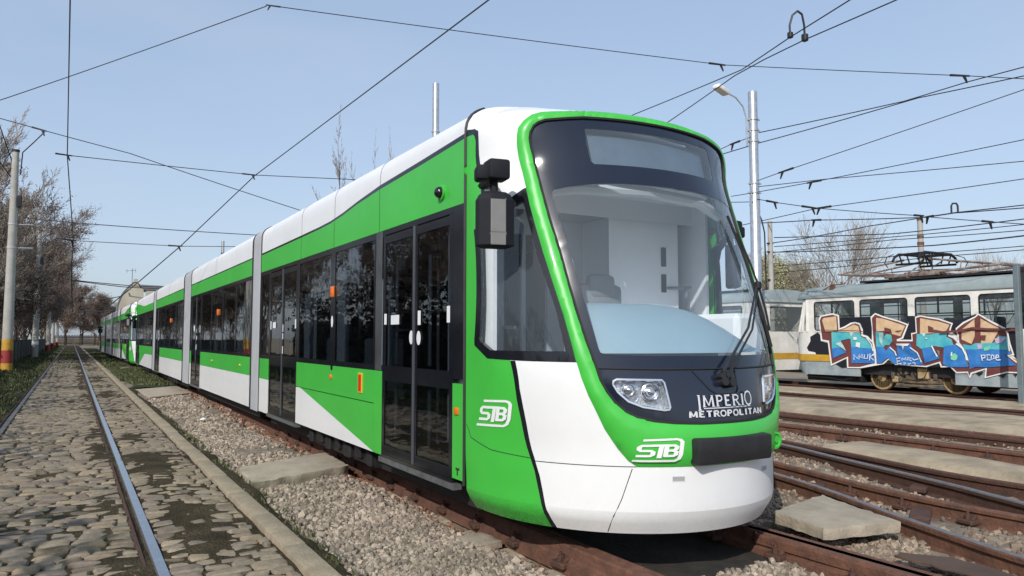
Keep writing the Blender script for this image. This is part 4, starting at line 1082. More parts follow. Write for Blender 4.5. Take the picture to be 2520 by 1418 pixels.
# small fittings on the left side
def lamp(name, y, z, r, mt, d=.02):
    return tp(name, MB().lathe([(r, -1.199), (r, -1.2 - d * .6), (r * .75, -1.2 - d), (.001, -1.2 - d)], (0, y, z), 16, 'X'), mt)
for y, z in ((8.32, 1.935), (16.0, 1.93), (24.3, 1.93)):
    tp('marker_lamp', MB().cbox((-1.205, y, z), (.035, .10, .125), .014, seg=2), ORANGE)
tp('marker_lamp', MB().cbox((-1.208, 5.14, .865), (.02, .07, .055), .008, seg=2), ORANGE)
lamp('marker_lamp', 8.33, .98, .03, ORANGE)
for y in (13.6, 16.6): lamp('marker_lamp', y, .95, .022, YELLOWB)
rf = tp('reflector', MB().cbox((-1.207, 7.33, .965), (.012, .115, .20), .003), YELLOWB)
tp('red_strip', MB().cbox((-1.213, 7.33, .965), (.008, .075, .17), .002), REDR, rf)
dc = MB()
dc.lathe([(.062, -1.204), (.062, -1.222), (.05, -1.225)], (0, 5.42, 2.575), 24, 'X')
dome = MB().lathe([(.048 * math.cos(a), -1.225 - .048 * math.sin(a)) for a in [i * math.pi / 2 / 6 for i in range(6)]] + [(.001, -1.273)], (0, 5.42, 2.575), 24, 'X')
dk = tp('side_camera', dc, GREEN); tp('camera_dome', dome, BLACKP, dk, angle=80)
stk = MB()
def sticker(y, z, wy, wz, oval=False):
    k = 18 if oval else 4
    pts = [(y + wy / 2 * math.cos(2 * math.pi * i / k), z + wz / 2 * math.sin(2 * math.pi * i / k)) for i in range(k)] if oval else [(y - wy / 2, z - wz / 2), (y + wy / 2, z - wz / 2), (y + wy / 2, z + wz / 2), (y - wy / 2, z + wz / 2)]
    tp('sticker', MB().prism(pts, side(-1, 0), .0016, .0026), STICK)
for y, z, a, b, ov in ((6.42, 1.58, .20, .085, 0), (6.66, 1.59, .06, .10, 0), (5.87, 1.585, .06, .12, 0), (5.30, 1.60, .055, .13, 0), (6.04, 1.42, .085, .12, 1), (5.88, 1.415, .085, .12, 1), (8.33, 1.60, .075, .13, 1),
                      (11.33, 1.60, .06, .12, 0), (11.12, 1.60, .19, .085, 0), (10.62, 1.55, .07, .1, 0), (10.62, 1.44, .07, .08, 0), (10.62, 1.25, .07, .1, 0), (9.93, 1.60, .06, .12, 0),
                      (19.3, 1.64, .2, .16, 1), (19.0, 1.58, .1, .1, 1), (18.9, 1.42, .1, .1, 1), (18.4, 1.62, .07, .16, 0), (18.95, 1.2, .1, .14, 1), (27.9, 1.6, .14, .14, 1), (27.7, 1.5, .1, .1, 1), (27.8, 1.38, .12, .1, 1)): sticker(y, z, a, b, ov)
tp('lock', MB().prism([(8.28, 1.06), (8.34, 1.06), (8.345, 1.10), (8.33, 1.135), (8.29, 1.135), (8.275, 1.10)], side(-1, 0), .0045, .008), BLACKP)
tp('maintenance_slot', MB().prism([(5.09, .43), (5.15, .43), (5.15, .445), (5.09, .445)], side(-1, 0), .0052, .0075).prism([(5.115, .39), (5.13, .39), (5.13, .43), (5.115, .43)], side(-1, 0), .0052, .0075), BLACKM)
tp('door_pillar', MB().prism([(6.755, 1.11), (6.925, 1.11), (6.925, 2.43), (6.755, 2.43)], side(-1, 0), .001, .004), pm('pillar_grey', (.10, .105, .11), .3, scale=2.5, var=.5, col2=(.04, .042, .046)))
# saloon interior seen through the glass
SCREEN = pm('screen_grey', (.74, .79, .81), .5, var=.06)
for y, w_ in ((7.1, .3), (8.50, .48), (9.85, .55), (14.75, .5), (16.5, .55), (17.6, .4), (23.2, .6), (25.1, .6), (26.4, .5), (31.5, .6), (33.4, .6)):
    tp('glazed_screen', MB().box(-.96, -.945, y, y + w_, 1.14, 2.02), SCREEN)
    tp('glazed_screen', MB().box(-.80, -.785, y + .08, y + w_ * .8, 2.12, 2.36), SCREEN)
sp_ = MB()
for y in (5.6, 6.9, 8.0, 9.3, 10.2, 11.7, 13.3, 16.1, 18.1, 22.5, 26, 31, 35): sp_.tube([(-.55, y, .36), (-.55, y, 2.44)], .018, 8)
for y in (5.3, 7.4): sp_.tube([(-.6, y, 1.5), (-.6, y + 1.2, 1.5)], .015, 8)
tp('grab_pole', sp_, STEEL)
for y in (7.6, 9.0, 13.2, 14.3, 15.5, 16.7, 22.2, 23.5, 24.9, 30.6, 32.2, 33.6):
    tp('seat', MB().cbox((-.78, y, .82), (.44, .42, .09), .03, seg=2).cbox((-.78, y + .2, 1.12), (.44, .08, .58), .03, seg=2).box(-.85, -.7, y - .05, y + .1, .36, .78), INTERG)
tp('far_window_blackout', MB().box(.9, .92, 5.6, 12.0, .4, 2.42).box(.9, .92, 12.8, 19.9, .4, 2.42).box(.9, .92, 21.5, 28.8, .4, 2.42).box(.9, .92, 29.9, 37.4, .4, 2.42), INTERD)  # dark panels added to block daylight through the far windows
# the rear cab: the same parts turned round
index_children()
for o in list(NOSE):
    c = copy_tree(o); c.parent = tram
    c.rotation_euler = (0, 0, math.pi); c.location = (0, 42.7 - TY, 0)
index_children()
tram2 = copy_tree(tram)
tram2.location = (3.70, TY + 36.75, 0); tram2.rotation_euler = (0, 0, R(.55))
tag(tram2, 'green and white articulated tram standing behind the first one and mostly hidden by it', 'tram')
tram['group'] = tram2['group'] = 'green and white trams'
# ------------------------------------------------------------------ the old tram covered in graffiti
OX, OY = 19.85, 8.4
old = thing('tram', 'old grey roofed tram covered in blue and beige graffiti, rusty pantograph on top', 'tram', (OX, OY, 0))
old['group'] = 'old white trams'
def op(name, mb, mats, parent=None, angle=35):
    o = mb.build(name, mats, parent or old, angle=angle)
    if parent is None: o.location = (-OX, -OY, 0)
    return o
GRAFP = []
YN, YT, YR = 15.42, 14.78, 1.4
def mirx(x, s): return 18.75 + x if s < 0 else 20.95 - x
WINS = [(14.55, 13.21), (13.07, 11.67), (11.49, 10.08), (9.91, 8.5), (8.35, 6.95), (6.8, 5.4), (5.22, 3.82), (3.66, 2.26)]
ARCH = [(10.52, 13.1), (3.7, 6.28)]
for s in (-1, 1):
    fn = (lambda s: lambda y, z, d: (mirx(d, s), y, z))(s)
    b = MB()
    b.prism([(YR + .1, .94), (YT, .94), (YT, 1.62), (YR + .1, 1.62)], fn, 0, .06)
    b.prism([(YR + .1, 2.47), (YT, 2.47), (YT, 2.57), (YR + .1, 2.57)], fn, 0, .06)
    prev = YT
    for a, c in WINS + [(YR + .1, YR + .1)]:
        b.prism([(prev, 1.62), (a, 1.62), (a, 2.47), (prev, 2.47)], fn, .0, .06)
        if a != c:
            for yy, sy in ((a, -1), (c, 1)):
                for zz, sz in ((1.62, 1), (2.47, -1)):
                    r = .10; pts = [(yy, zz)] + [(yy + sy * (r - r * math.sin(t)), zz + sz * (r - r * math.cos(t))) for t in [i * math.pi / 2 / 5 for i in range(6)]]
                    b.prism(pts, fn, .001, .055)
        prev = c
    op('body_side', b, TWHITE)
    st = MB().prism([(YR + .1, .745), (YT + .2, .745), (YT + .2, .935), (YR + .1, .935)], fn, -.008, .05)
    op('yellow_band', st, TYEL)
    ed = [YT + .1] + [q for a, c in ARCH for q in (c, a)] + [YR + .1]
    for a, c in zip(ed[::2], ed[1::2]): op('skirt', MB().prism([(c, .36 if a > 13 else .27), (a, .36 if a > 13 else .27), (a, .74), (c, .74)], fn, .012, .05), TSKIRT)
    for a, c in ARCH:
        ar = MB().prism([(a, .70), (a + .25, .78), (c - .15, .78), (c, .62), (c, .74), (c - .1, .82), (a + .2, .82), (a, .80)], fn, -.012, .4)
        op('wheel_arch', ar, RUBBER)
    for a, c in WINS:
        w_ = MB()
        for z0, z1, y0, y1 in ((1.62, 1.65, c, a), (2.44, 2.47, c, a), (1.65, 2.44, a - .03, a), (1.65, 2.44, c, c + .03), (2.02, 2.05, c + .03, a - .03)): w_.prism([(y0, z0), (y1, z0), (y1, z1), (y0, z1)], fn, .018, .045)
        if a in (14.55, 11.49): w_.prism([(a - .62, 2.05), (a - .58, 2.05), (a - .58, 2.44), (a - .62, 2.44)], fn, .018, .045)
        o = op('window', w_, RUBBER)
        op('pane', MB().prism([(c + .03, 1.65), (a - .03, 1.65), (a - .03, 2.44), (c + .03, 2.44)], fn, .028, .034), GL_OLD, o)
op('floor', MB().box(18.82, 20.88, YR + .15, 15.1, .75, .80).box(18.95, 20.75, YR + .2, 14.9, .42, .74), INTERD)
se = MB()
for y in (4.2, 5.0, 6.0, 7.2, 8.2, 9.0, 9.6, 10.3, 10.8, 11.9, 12.6):
    for x in (19.1, 20.45): se.cbox((x, y, 1.55), (.42, .10, .75), .05, seg=2).cbox((x, y + .2, 1.22), (.42, .42, .08), .03)
op('seat', se, INTERD)
gp = MB()
for y in (3, 5.5, 8, 9.4, 10.9, 12.4, 13.6): gp.tube([(19.5, y, .8), (19.5, y, 2.5)], .018, 6)
gp.tube([(19.5, 2.4, 2.3), (19.5, 13.6, 2.3)], .016, 6)
op('grab_pole', gp, INTERG)
op('cab_partition', MB().box(18.86, 19.3, 13.7, 13.73, .8, 2.45).box(20.2, 20.84, 13.7, 13.73, .8, 2.45), TGREY)
# nose: lower bow, windscreen, upper bow
def ring(z, yn, w, n=14, yb=YT):
    out = []
    for i in range(n + 1):
        a = math.pi * i / n
        c = -math.cos(a); x = 19.85 + w * math.copysign(abs(c) ** .62, c); y = yb + (yn - yb) * abs(math.sin(a)) ** .8
        out.append((x, y, z))
    return out
def bow(name, zs, mat, parent=None):
    mb = MB(); n = 14
    for z, yn, w_ in zs: mb.v += ring(z, yn, w_)
    for r in range(len(zs) - 1):
        for i in range(n): mb.f.append((r * (n + 1) + i, r * (n + 1) + i + 1, (r + 1) * (n + 1) + i + 1, (r + 1) * (n + 1) + i)); mb.m.append(0); mb.sm.append(True)
    return op(name, mb, mat, parent, 50)
bow('front_bow', [(.94, 15.44, 1.1), (1.3, 15.44, 1.1), (1.62, 15.40, 1.1)], TWHITE)
bow('yellow_band', [(.745, 15.45, 1.105), (.935, 15.45, 1.105)], TYEL)
bow('skirt', [(.36, 15.28, 1.05), (.5, 15.36, 1.08), (.74, 15.40, 1.09)], TSKIRT)
bow('front_header', [(2.45, 15.02, 1.1), (2.57, 14.98, 1.1)], TWHITE)
ws = bow('windscreen', [(1.63, 15.385, 1.085), (2.05, 15.22, 1.085), (2.45, 15.0, 1.085)], GL_OLD)
for i in (1, 2, 5, 9, 12, 13):
    a, c = ring(1.60, 15.40, 1.1)[i], ring(2.47, 15.01, 1.1)[i]
    op('windscreen_pillar', MB().tube([a, c], .055 if i in (2, 12) else .035, 6), TWHITE, ws)
for x in (18.78, 20.92): op('windscreen_pillar', MB().tube([(x, YT, 1.6), (x, YT, 2.5)], .06, 6), TWHITE, ws)
op('steering_wheel', MB().tube([(19.5 + .2 * math.cos(t), 14.75 + .12 * math.sin(t), 1.72 + .1 * math.sin(t)) for t in [i * math.pi / 8 for i in range(17)]], .015, 5), RUBBER)
# rear end, flat with a window
re = MB().box(18.8, 20.9, YR, YR + .09, .94, 1.62).box(18.8, 19.05, YR, YR + .09, 1.62, 2.57).box(20.65, 20.9, YR, YR + .09, 1.62, 2.57).box(19.05, 20.65, YR, YR + .09, 2.42, 2.57).box(18.8, 20.9, YR, YR + .08, .40, .74)
op('rear_end', re, TWHITE)
rw = MB().box(19.05, 20.65, YR + .03, YR + .04, 1.62, 2.42); op('rear_window', rw, GL_OLD)
op('yellow_band', MB().box(18.79, 20.91, YR - .01, YR + .09, .745, .935), TYEL)
for x in (19.0, 20.7): op('tail_lamp', MB().cbox((x, YR - .015, 1.15), (.12, .05, .22), .02), REDR)
# roof
mb = MB(); cs = [(-1.11, 2.555), (-1.11, 2.62), (-1.05, 2.80), (-.92, 2.89), (-.6, 2.95), (0, 2.975), (.6, 2.95), (.92, 2.89), (1.05, 2.80), (1.11, 2.62), (1.11, 2.555)]
n = len(cs)
L = [(YR - .06, .97, .0), (YR + .02, 1.0, 1.0), (14.2, 1.0, 1.0), (14.85, .995, .93), (15.1, .95, .70), (15.24, .86, .3)]
for y, wx, hz in L: mb.v += [(OX + x * wx, y, 2.555 + (z - 2.555) * max(hz, .25)) for x, z in cs]
for r in range(len(L) - 1):
    for i in range(n - 1): mb.f.append((r * n + i, r * n + i + 1, (r + 1) * n + i + 1, (r + 1) * n + i)); mb.m.append(0); mb.sm.append(True)
mb.f += [tuple(range(n)), tuple((len(L) - 1) * n + i for i in range(n - 1, -1, -1))]; mb.m += [0, 0]; mb.sm += [False, False]
rf = op('roof', mb, TGREY, angle=50)
op('roof_walkway', MB().box(19.0, 20.7, 2.2, 13.2, 2.955, 3.0), DKMETAL, rf)
op('roof_seam', MB().prism([(10.02, 2.58), (10.06, 2.58), (10.06, 2.80), (10.02, 2.80)], lambda y, z, d: (18.745 + d + (.06 if z > 2.7 else 0), y, z), 0, .03), TGREY, rf)
op('rain_gutter', MB().box(18.725, 18.76, YR, 14.9, 2.565, 2.59).box(20.94, 20.975, YR, 14.9, 2.565, 2.59), INTERG, rf)
op('broken_lamp', MB().cbox((18.82, 13.95, 2.86), (.05, .16, .22), .02, rot=Matrix.Rotation(.4, 3, 'X')).tube([(18.80, 14.25, 2.80), (18.80, 13.95, 2.93), (18.85, 13.55, 2.95)], .015, 5), RUSTM)
# bogies
for a, c in ARCH:
    ya, yb = (12.66, 10.68) if a > 8 else (5.84, 3.86)
    fr = MB()
    for x in (19.02, 20.68): fr.cbox((x, (ya + yb) / 2, .30), (.10, 1.35, .16), .03).cbox((x, (ya + yb) / 2, .17), (.10, 1.1, .07), .015)
    fr.cbox((19.85, (ya + yb) / 2, .32), (1.5, .35, .25), .04)
    for k in range(7): fr.cbox((18.98, yb + .45 + k * .19, .42 + .05 * (k % 3)), (.10, .10 + .03 * (k % 2), .16 + .06 * (k % 2)), .02)
    fr.lathe([(.05, -.1), (.05, .1)], (18.98, (ya + yb) / 2 + .12, .36), 10, 'Y'); fr.lathe([(.07, 18.93), (.07, 19.05)], (0, ya - .62, .34), 12, 'X')
    bo = op('bogie', fr, pm('bogie_dust', (.22, .16, .10), .9, scale=7, col2=(.07, .055, .045), bump=.4) if 'bogie_dust' not in MATS else MATS['bogie_dust'])
    op('axle_box', MB().cbox((18.95, yb + .75, .50), (.10, .30, .30), .03), WHEELY, bo)
    op('axle_box', MB().cbox((18.99, ya - .45, .33), (.06, .2, .2), .03), WHEELY, bo)
    op('brake_pipe', MB().tube([(18.92, yb + .6, .62), (18.90, yb + .7, .4), (18.92, yb + .9, .33), (18.9, yb + 1.0, .55)], .016, 5).tube([(18.92, ya - .5, .58), (18.9, ya - .7, .42), (18.92, ya - .9, .50)], .014, 5), RUBBER, bo)
    for y in (ya, yb):
        for s in (-1, 1):
            f = lambda q: 19.85 + s * q
            wh = MB().lathe([(.36, f(.64)), (.36, f(.76)), (.335, f(.775))], (0, y, .36), 36, 'X')
            wo = op('wheel', wh, WHEELR, bo, 50)
            op('wheel_disc', MB().lathe([(.335, f(.775)), (.30, f(.778)), (.27, f(.755)), (.16, f(.745)), (.125, f(.775)), (.12, f(.795)), (.075, f(.80)), (.07, f(.83)), (.001, f(.832))], (0, y, .36), 36, 'X'), WHEELY, wo, 30)
            op('hub_nut', MB().lathe([(.055, f(.831)), (.05, f(.862)), (.001, f(.864))], (0, y, .36), 6, 'X'), WHEELR, wo, 20)
op('under_gear', MB().box(19.1, 20.6, 6.5, 10.3, .22, .5), DKMETAL)
op('under_gear', MB().box(19.0, 20.7, 13.2, 15.0, .18, .45).tube([(18.85, 14.9, .30), (18.85, 14.2, .28), (18.83, 13.7, .22), (18.85, 13.3, .33)], .02, 6), DKMETAL)
op('coupling', MB().cbox((19.85, 15.5, .45), (.16, .6, .14), .03), DKMETAL)
# pantograph, folded
pg = MB()
for x in (19.25, 20.45):
    k = lambda f: 19.85 + (x - 19.85) * f
    pg.tube([(x, 12.1, 3.10), (k(.9), 14.1, 3.27)], [.040, .028], 6).tube([(x, 11.6, 3.10), (k(.9), 9.62, 3.20)], [.040, .028], 6)
    pg.tube([(k(.85), 14.1, 3.27), (k(.7), 12.15, 3.52)], [.022, .030], 6).tube([(k(.85), 9.62, 3.20), (k(.7), 11.45, 3.50)], [.022, .030], 6)
    pg.tube([(k(.9), 13.2, 3.20), (k(.3), 11.85, 3.24), (k(.9), 10.5, 3.15)], .018, 5).tube([(x, 12.6, 3.08), (x, 11.1, 3.08)], .045, 6)
    pg.tube([(k(.8), 13.1, 3.40), (k(.9), 13.1, 3.19)], .014, 5).tube([(k(.8), 10.6, 3.35), (k(.9), 10.6, 3.15)], .014, 5)
    pg.tube([(x, 12.0, 3.12), (k(.5), 11.8, 3.34), (k(.7), 11.6, 3.48)], .02, 5)
pg.tube([(19.31, 14.1, 3.27), (20.39, 14.1, 3.27)], .032, 6).tube([(19.31, 9.62, 3.20), (20.39, 9.62, 3.20)], .045, 6)
for y in (12.55, 11.85, 11.15): pg.tube([(19.2, y, 3.09), (20.5, y, 3.09)], .04, 6)
pg.cbox((19.85, 11.85, 3.14), (.5, .9, .12), .03)
po = op('pantograph', pg, pm('panto_metal', (.40, .36, .31), .6, metal=.2, scale=5, col2=(.14, .065, .045)))
hd = MB()
for y in (12.17, 11.46):
    hd.tube([(18.95, y, 3.46), (19.05, y, 3.58), (19.25, y, 3.67), (20.45, y, 3.67), (20.65, y, 3.58), (20.75, y, 3.46)], .036, 6)
for x in (19.25, 19.6, 20.1, 20.45): hd.tube([(x, 12.2, 3.66), (x, 11.43, 3.66)], .026, 5).tube([(x, 12.17, 3.66), (x, 12.1, 3.42)], .022, 5).tube([(x, 11.46, 3.66), (x, 11.53, 3.40)], .022, 5)
for x in (19.05, 20.65):
    hd.tube([(x, 12.2, 3.66), (x, 12.40, 3.60), (x, 12.46, 3.44), (x, 12.38, 3.32)], .013, 4).tube([(x, 11.43, 3.65), (x, 11.22, 3.57), (x, 11.14, 3.42), (x, 11.2, 3.30)], .013, 4)
hd.tube([(19.3, 12.3, 3.40), (19.3, 11.3, 3.38)], .03, 6).tube([(20.4, 12.3, 3.40), (20.4, 11.3, 3.38)], .03, 6)
op('pantograph_head', hd, DKMETAL, po)
ins = MB()
for x in (19.35, 20.35):
    for y in (11.2, 12.5): ins.lathe([(.05, 2.99), (.07, 3.01), (.045, 3.03), (.07, 3.05), (.04, 3.075)], (x, y, 0), 10)
op('insulator', ins, BLACKM, po)
op('roof_box', MB().cbox((19.85, 7.2, 3.08), (1.1, 1.2, .18), .03), TGREY)
GRAF = [('K', [(14.81, 1.13), (14.68, 1.32), (14.68, 1.45), (14.42, 1.58), (14.33, 1.5), (14.3, 1.32), (14.09, 1.27), (14.04, 0.81), (14.17, 0.83), (14.26, 0.93), (14.42, 0.82), (14.53, 1.0), (14.75, 1.03)]), ('K', [(13.69, 1.99), (13.21, 1.99), (12.68, 1.99), (12.69, 1.35), (13.0, 1.52), (13.21, 1.85), (13.53, 1.73), (13.68, 1.68)]), ('K', [(11.96, 1.45), (11.65, 1.77), (11.7, 1.99), (11.45, 1.98), (11.44, 1.59), (11.59, 1.35), (11.86, 1.35)]), ('K', [(10.58, 1.8), (9.95, 1.99), (9.96, 1.88), (10.27, 1.8), (10.45, 1.62), (10.4, 1.45), (10.59, 1.6)]), ('K', [(9.28, 1.57), (8.99, 1.59), (9.0, 0.83), (9.15, 0.99)]), ('K', [(13.85, 0.68), (13.47, 0.85), (13.47, 0.6), (13.65, 0.58)]), ('K', [(11.12, 0.67), (10.89, 0.79), (10.87, 0.69)]), ('K', [(12.35, 0.72), (12.25, 0.84), (12.12, 0.72)]), ('K', [(10.02, 0.58), (9.84, 0.62), (9.86, 0.57), (9.94, 0.51)]), ('K', [(9.52, 0.56), (9.32, 0.61), (9.4, 0.48)]), ('K', [(9.2, 0.63), (9.07, 0.63), (9.13, 0.52)]), ('W', [(14.37, 1.94), (14.31, 2.06), (13.89, 2.12), (13.69, 2.06), (13.68, 1.69), (13.53, 1.74), (13.33, 1.84), (13.19, 1.86), (13.04, 1.82), (12.96, 1.65), (12.96, 1.51), (12.82, 1.47), (12.7, 1.35), (12.69, 1.69), (12.72, 1.99), (12.58, 2.09), (12.35, 2.0), (11.92, 1.87), (11.65, 1.77), (11.81, 1.4), (11.91, 1.37), (11.58, 1.37), (11.59, 1.54), (11.46, 1.56), (11.47, 1.96), (11.33, 1.99), (10.85, 1.9), (10.51, 1.78), (10.56, 1.65), (10.6, 1.49), (10.48, 1.43), (10.4, 1.36), (10.42, 1.49), (10.45, 1.65), (10.27, 1.8), (9.97, 1.94), (9.91, 2.01), (9.63, 1.83), (9.29, 1.64), (9.25, 1.53), (9.21, 1.28), (9.14, 1.02), (9.27, 1.0), (9.0, 0.81), (9.04, 0.61), (9.32, 0.61), (9.82, 0.46), (9.79, 0.67), (10.1, 0.55), (10.16, 0.44), (10.21, 0.57), (10.47, 0.55), (10.62, 0.7), (10.85, 0.68), (10.89, 0.79), (11.21, 0.68), (12.06, 0.71), (12.23, 0.85), (12.38, 0.72), (13.04, 0.59), (13.48, 0.58), (13.49, 0.85), (14.0, 0.62), (14.08, 1.3), (14.31, 1.33)]), ('N', [(14.33, 1.92), (14.27, 2.03), (13.9, 2.08), (13.74, 2.03), (13.72, 1.64), (13.5, 1.7), (13.3, 1.8), (13.19, 1.82), (13.07, 1.78), (13.01, 1.62), (13.01, 1.47), (12.84, 1.42), (12.69, 1.29), (12.64, 0.87), (12.63, 0.74), (13.09, 0.62), (13.44, 0.61), (13.44, 0.9), (13.96, 0.68), (14.04, 1.34), (14.26, 1.37)]), ('N', [(12.68, 1.95), (12.58, 2.05), (12.35, 1.96), (11.93, 1.84), (11.7, 1.75), (11.85, 1.43), (11.99, 1.38), (11.98, 1.33), (11.55, 1.33), (11.56, 1.51), (11.43, 1.54), (11.44, 1.93), (11.33, 1.96), (10.86, 1.87), (10.55, 1.76), (10.6, 1.64), (10.64, 1.46), (10.52, 1.41), (10.38, 1.26), (10.24, 1.1), (10.17, 0.79), (10.19, 0.75), (10.82, 0.72), (10.86, 0.83), (11.24, 0.71), (12.05, 0.73), (12.23, 0.88), (12.42, 0.73), (12.58, 0.72), (12.59, 1.06), (12.65, 1.35)]), ('N', [(10.42, 1.63), (10.25, 1.76), (9.96, 1.91), (9.9, 1.97), (9.64, 1.79), (9.33, 1.61), (9.28, 1.51), (9.25, 1.28), (9.18, 1.05), (9.32, 1.03), (9.04, 0.79), (9.07, 0.64), (9.32, 0.64), (9.78, 0.5), (9.75, 0.71), (10.13, 0.59), (10.17, 0.49), (10.19, 0.61), (10.46, 0.59), (10.58, 0.7), (10.18, 0.74), (10.17, 0.92), (10.24, 1.14), (10.37, 1.31), (10.38, 1.49)]), ('S', [(14.25, 1.93), (14.2, 1.99), (13.78, 2.03), (13.76, 1.63), (13.91, 1.61), (14.15, 1.61)]), ('S', [(13.72, 1.62), (13.5, 1.68), (13.22, 1.79), (13.09, 1.74), (13.06, 1.6), (13.06, 1.46), (13.71, 1.46)]), ('S', [(12.55, 1.96), (12.35, 1.93), (11.95, 1.8), (11.74, 1.73), (11.88, 1.46), (12.11, 1.52), (12.13, 1.62), (12.56, 1.59)]), ('S', [(11.33, 1.92), (10.87, 1.83), (10.59, 1.74), (10.67, 1.6), (10.81, 1.54), (11.35, 1.52)]), ('S', [(10.3, 1.62), (9.99, 1.87), (9.99, 1.64), (10.28, 1.57)]), ('S', [(9.85, 1.88), (9.65, 1.76), (9.39, 1.62), (9.86, 1.63)]), ('S', [(10.3, 1.57), (9.99, 1.6), (10.0, 1.45), (10.08, 1.27), (10.31, 1.38)]), ('S', [(9.86, 1.56), (9.46, 1.57), (9.61, 1.3), (9.86, 1.29)]), ('T', [(13.94, 1.59), (13.71, 1.6), (13.45, 1.58), (13.03, 1.55), (13.02, 1.45), (12.82, 1.38), (12.69, 1.23), (12.67, 1.11), (13.32, 1.12), (13.34, 1.4), (13.63, 1.35), (13.69, 1.09), (13.94, 1.09)]), ('T', [(12.57, 1.58), (12.36, 1.57), (12.33, 1.45), (12.26, 1.52), (12.13, 1.5), (12.1, 1.33), (12.19, 1.23), (12.3, 1.23), (12.38, 1.16), (12.57, 1.16)]), ('T', [(11.43, 1.52), (11.09, 1.5), (10.72, 1.57), (10.63, 1.56), (10.68, 1.45), (10.55, 1.38), (10.51, 1.25), (10.74, 1.18), (11.05, 1.22), (11.1, 1.12), (11.31, 1.13), (11.45, 1.22)]), ('T', [(10.29, 1.27), (10.1, 1.23), (9.99, 1.29), (9.57, 1.3), (9.46, 1.47), (9.28, 1.45), (9.25, 1.28), (9.24, 1.14), (9.59, 1.15), (9.84, 1.12), (10.24, 1.13)]), ('B', [(13.94, 1.12), (13.69, 1.15), (13.47, 1.02), (13.91, 0.84)]), ('B', [(13.32, 1.16), (12.67, 1.13), (12.62, 0.87), (12.63, 0.74), (13.32, 0.72)]), ('B', [(12.56, 1.18), (12.35, 1.17), (12.28, 1.07), (12.17, 1.21), (12.05, 1.07), (11.98, 0.98), (11.98, 0.74), (12.09, 0.74), (12.23, 0.9), (12.42, 0.75), (12.55, 0.75)]), ('B', [(11.99, 1.27), (11.61, 1.27), (11.55, 1.12), (11.37, 0.99), (11.28, 0.74), (11.97, 0.71), (11.96, 0.98)]), ('B', [(11.31, 1.15), (11.03, 1.2), (10.88, 0.97), (10.86, 0.91), (11.24, 0.78)]), ('B', [(10.74, 1.2), (10.51, 1.25), (10.38, 1.27), (10.25, 1.1), (10.18, 0.79), (10.19, 0.71), (10.62, 0.7), (10.78, 0.77)]), ('B', [(10.21, 1.14), (9.59, 1.15), (9.24, 1.14), (9.19, 1.05), (9.34, 1.03), (9.1, 0.79), (9.77, 0.72), (10.0, 0.73), (10.14, 0.66), (10.15, 0.92)]), ('N', [(12.31, 1.7), (12.12, 1.65), (12.16, 1.57), (12.31, 1.57)]), ('N', [(11.12, 1.73), (10.98, 1.67), (10.99, 1.63), (10.77, 1.59), (10.81, 1.55), (11.12, 1.57)]), ('N', [(12.03, 1.6), (11.8, 1.62), (11.93, 1.57)]), ('N', [(9.85, 1.48), (9.73, 1.48), (9.75, 1.36), (9.86, 1.37)]), ('P', [(13.36, 1.58), (13.22, 1.57), (13.31, 1.45)]), ('P', [(11.32, 1.54), (11.18, 1.54), (11.23, 1.44)]), ('P', [(12.47, 1.55), (12.35, 1.54), (12.38, 1.21), (12.45, 1.3)]), ('P', [(13.81, 1.25), (13.63, 1.31), (13.55, 1.2), (13.47, 1.05), (13.63, 1.15)]), ('W', [(13.23, 1.44), (13.13, 1.44), (13.13, 1.36), (13.23, 1.36)]), ('W', [(13.15, 1.3), (13.03, 1.29), (13.04, 1.15), (13.17, 1.18)]), ('I', [(9.54, 1.4), (9.42, 1.44), (9.28, 1.42), (9.39, 1.3), (9.51, 1.28)]), ('I', [(9.94, 1.25), (9.83, 1.27), (9.82, 1.17), (9.92, 1.14)]), ('M', [(9.79, 1.19), (9.63, 1.23), (9.67, 1.13), (9.78, 1.11)]), ('W', [(11.99, 1.27), (11.62, 1.27), (11.67, 1.21), (11.77, 1.21), (11.8, 1.1), (11.83, 1.21), (11.97, 1.22)]), ('W', [(11.21, 1.41), (11.14, 1.42), (11.16, 1.38)]), ('M', [(10.52, 1.03), (10.46, 1.04), (10.4, 0.98), (10.42, 0.9), (10.48, 0.86), (10.57, 0.89), (10.57, 0.98)]), ('R', [(10.92, 1.12), (10.83, 1.09), (10.86, 0.97)])]
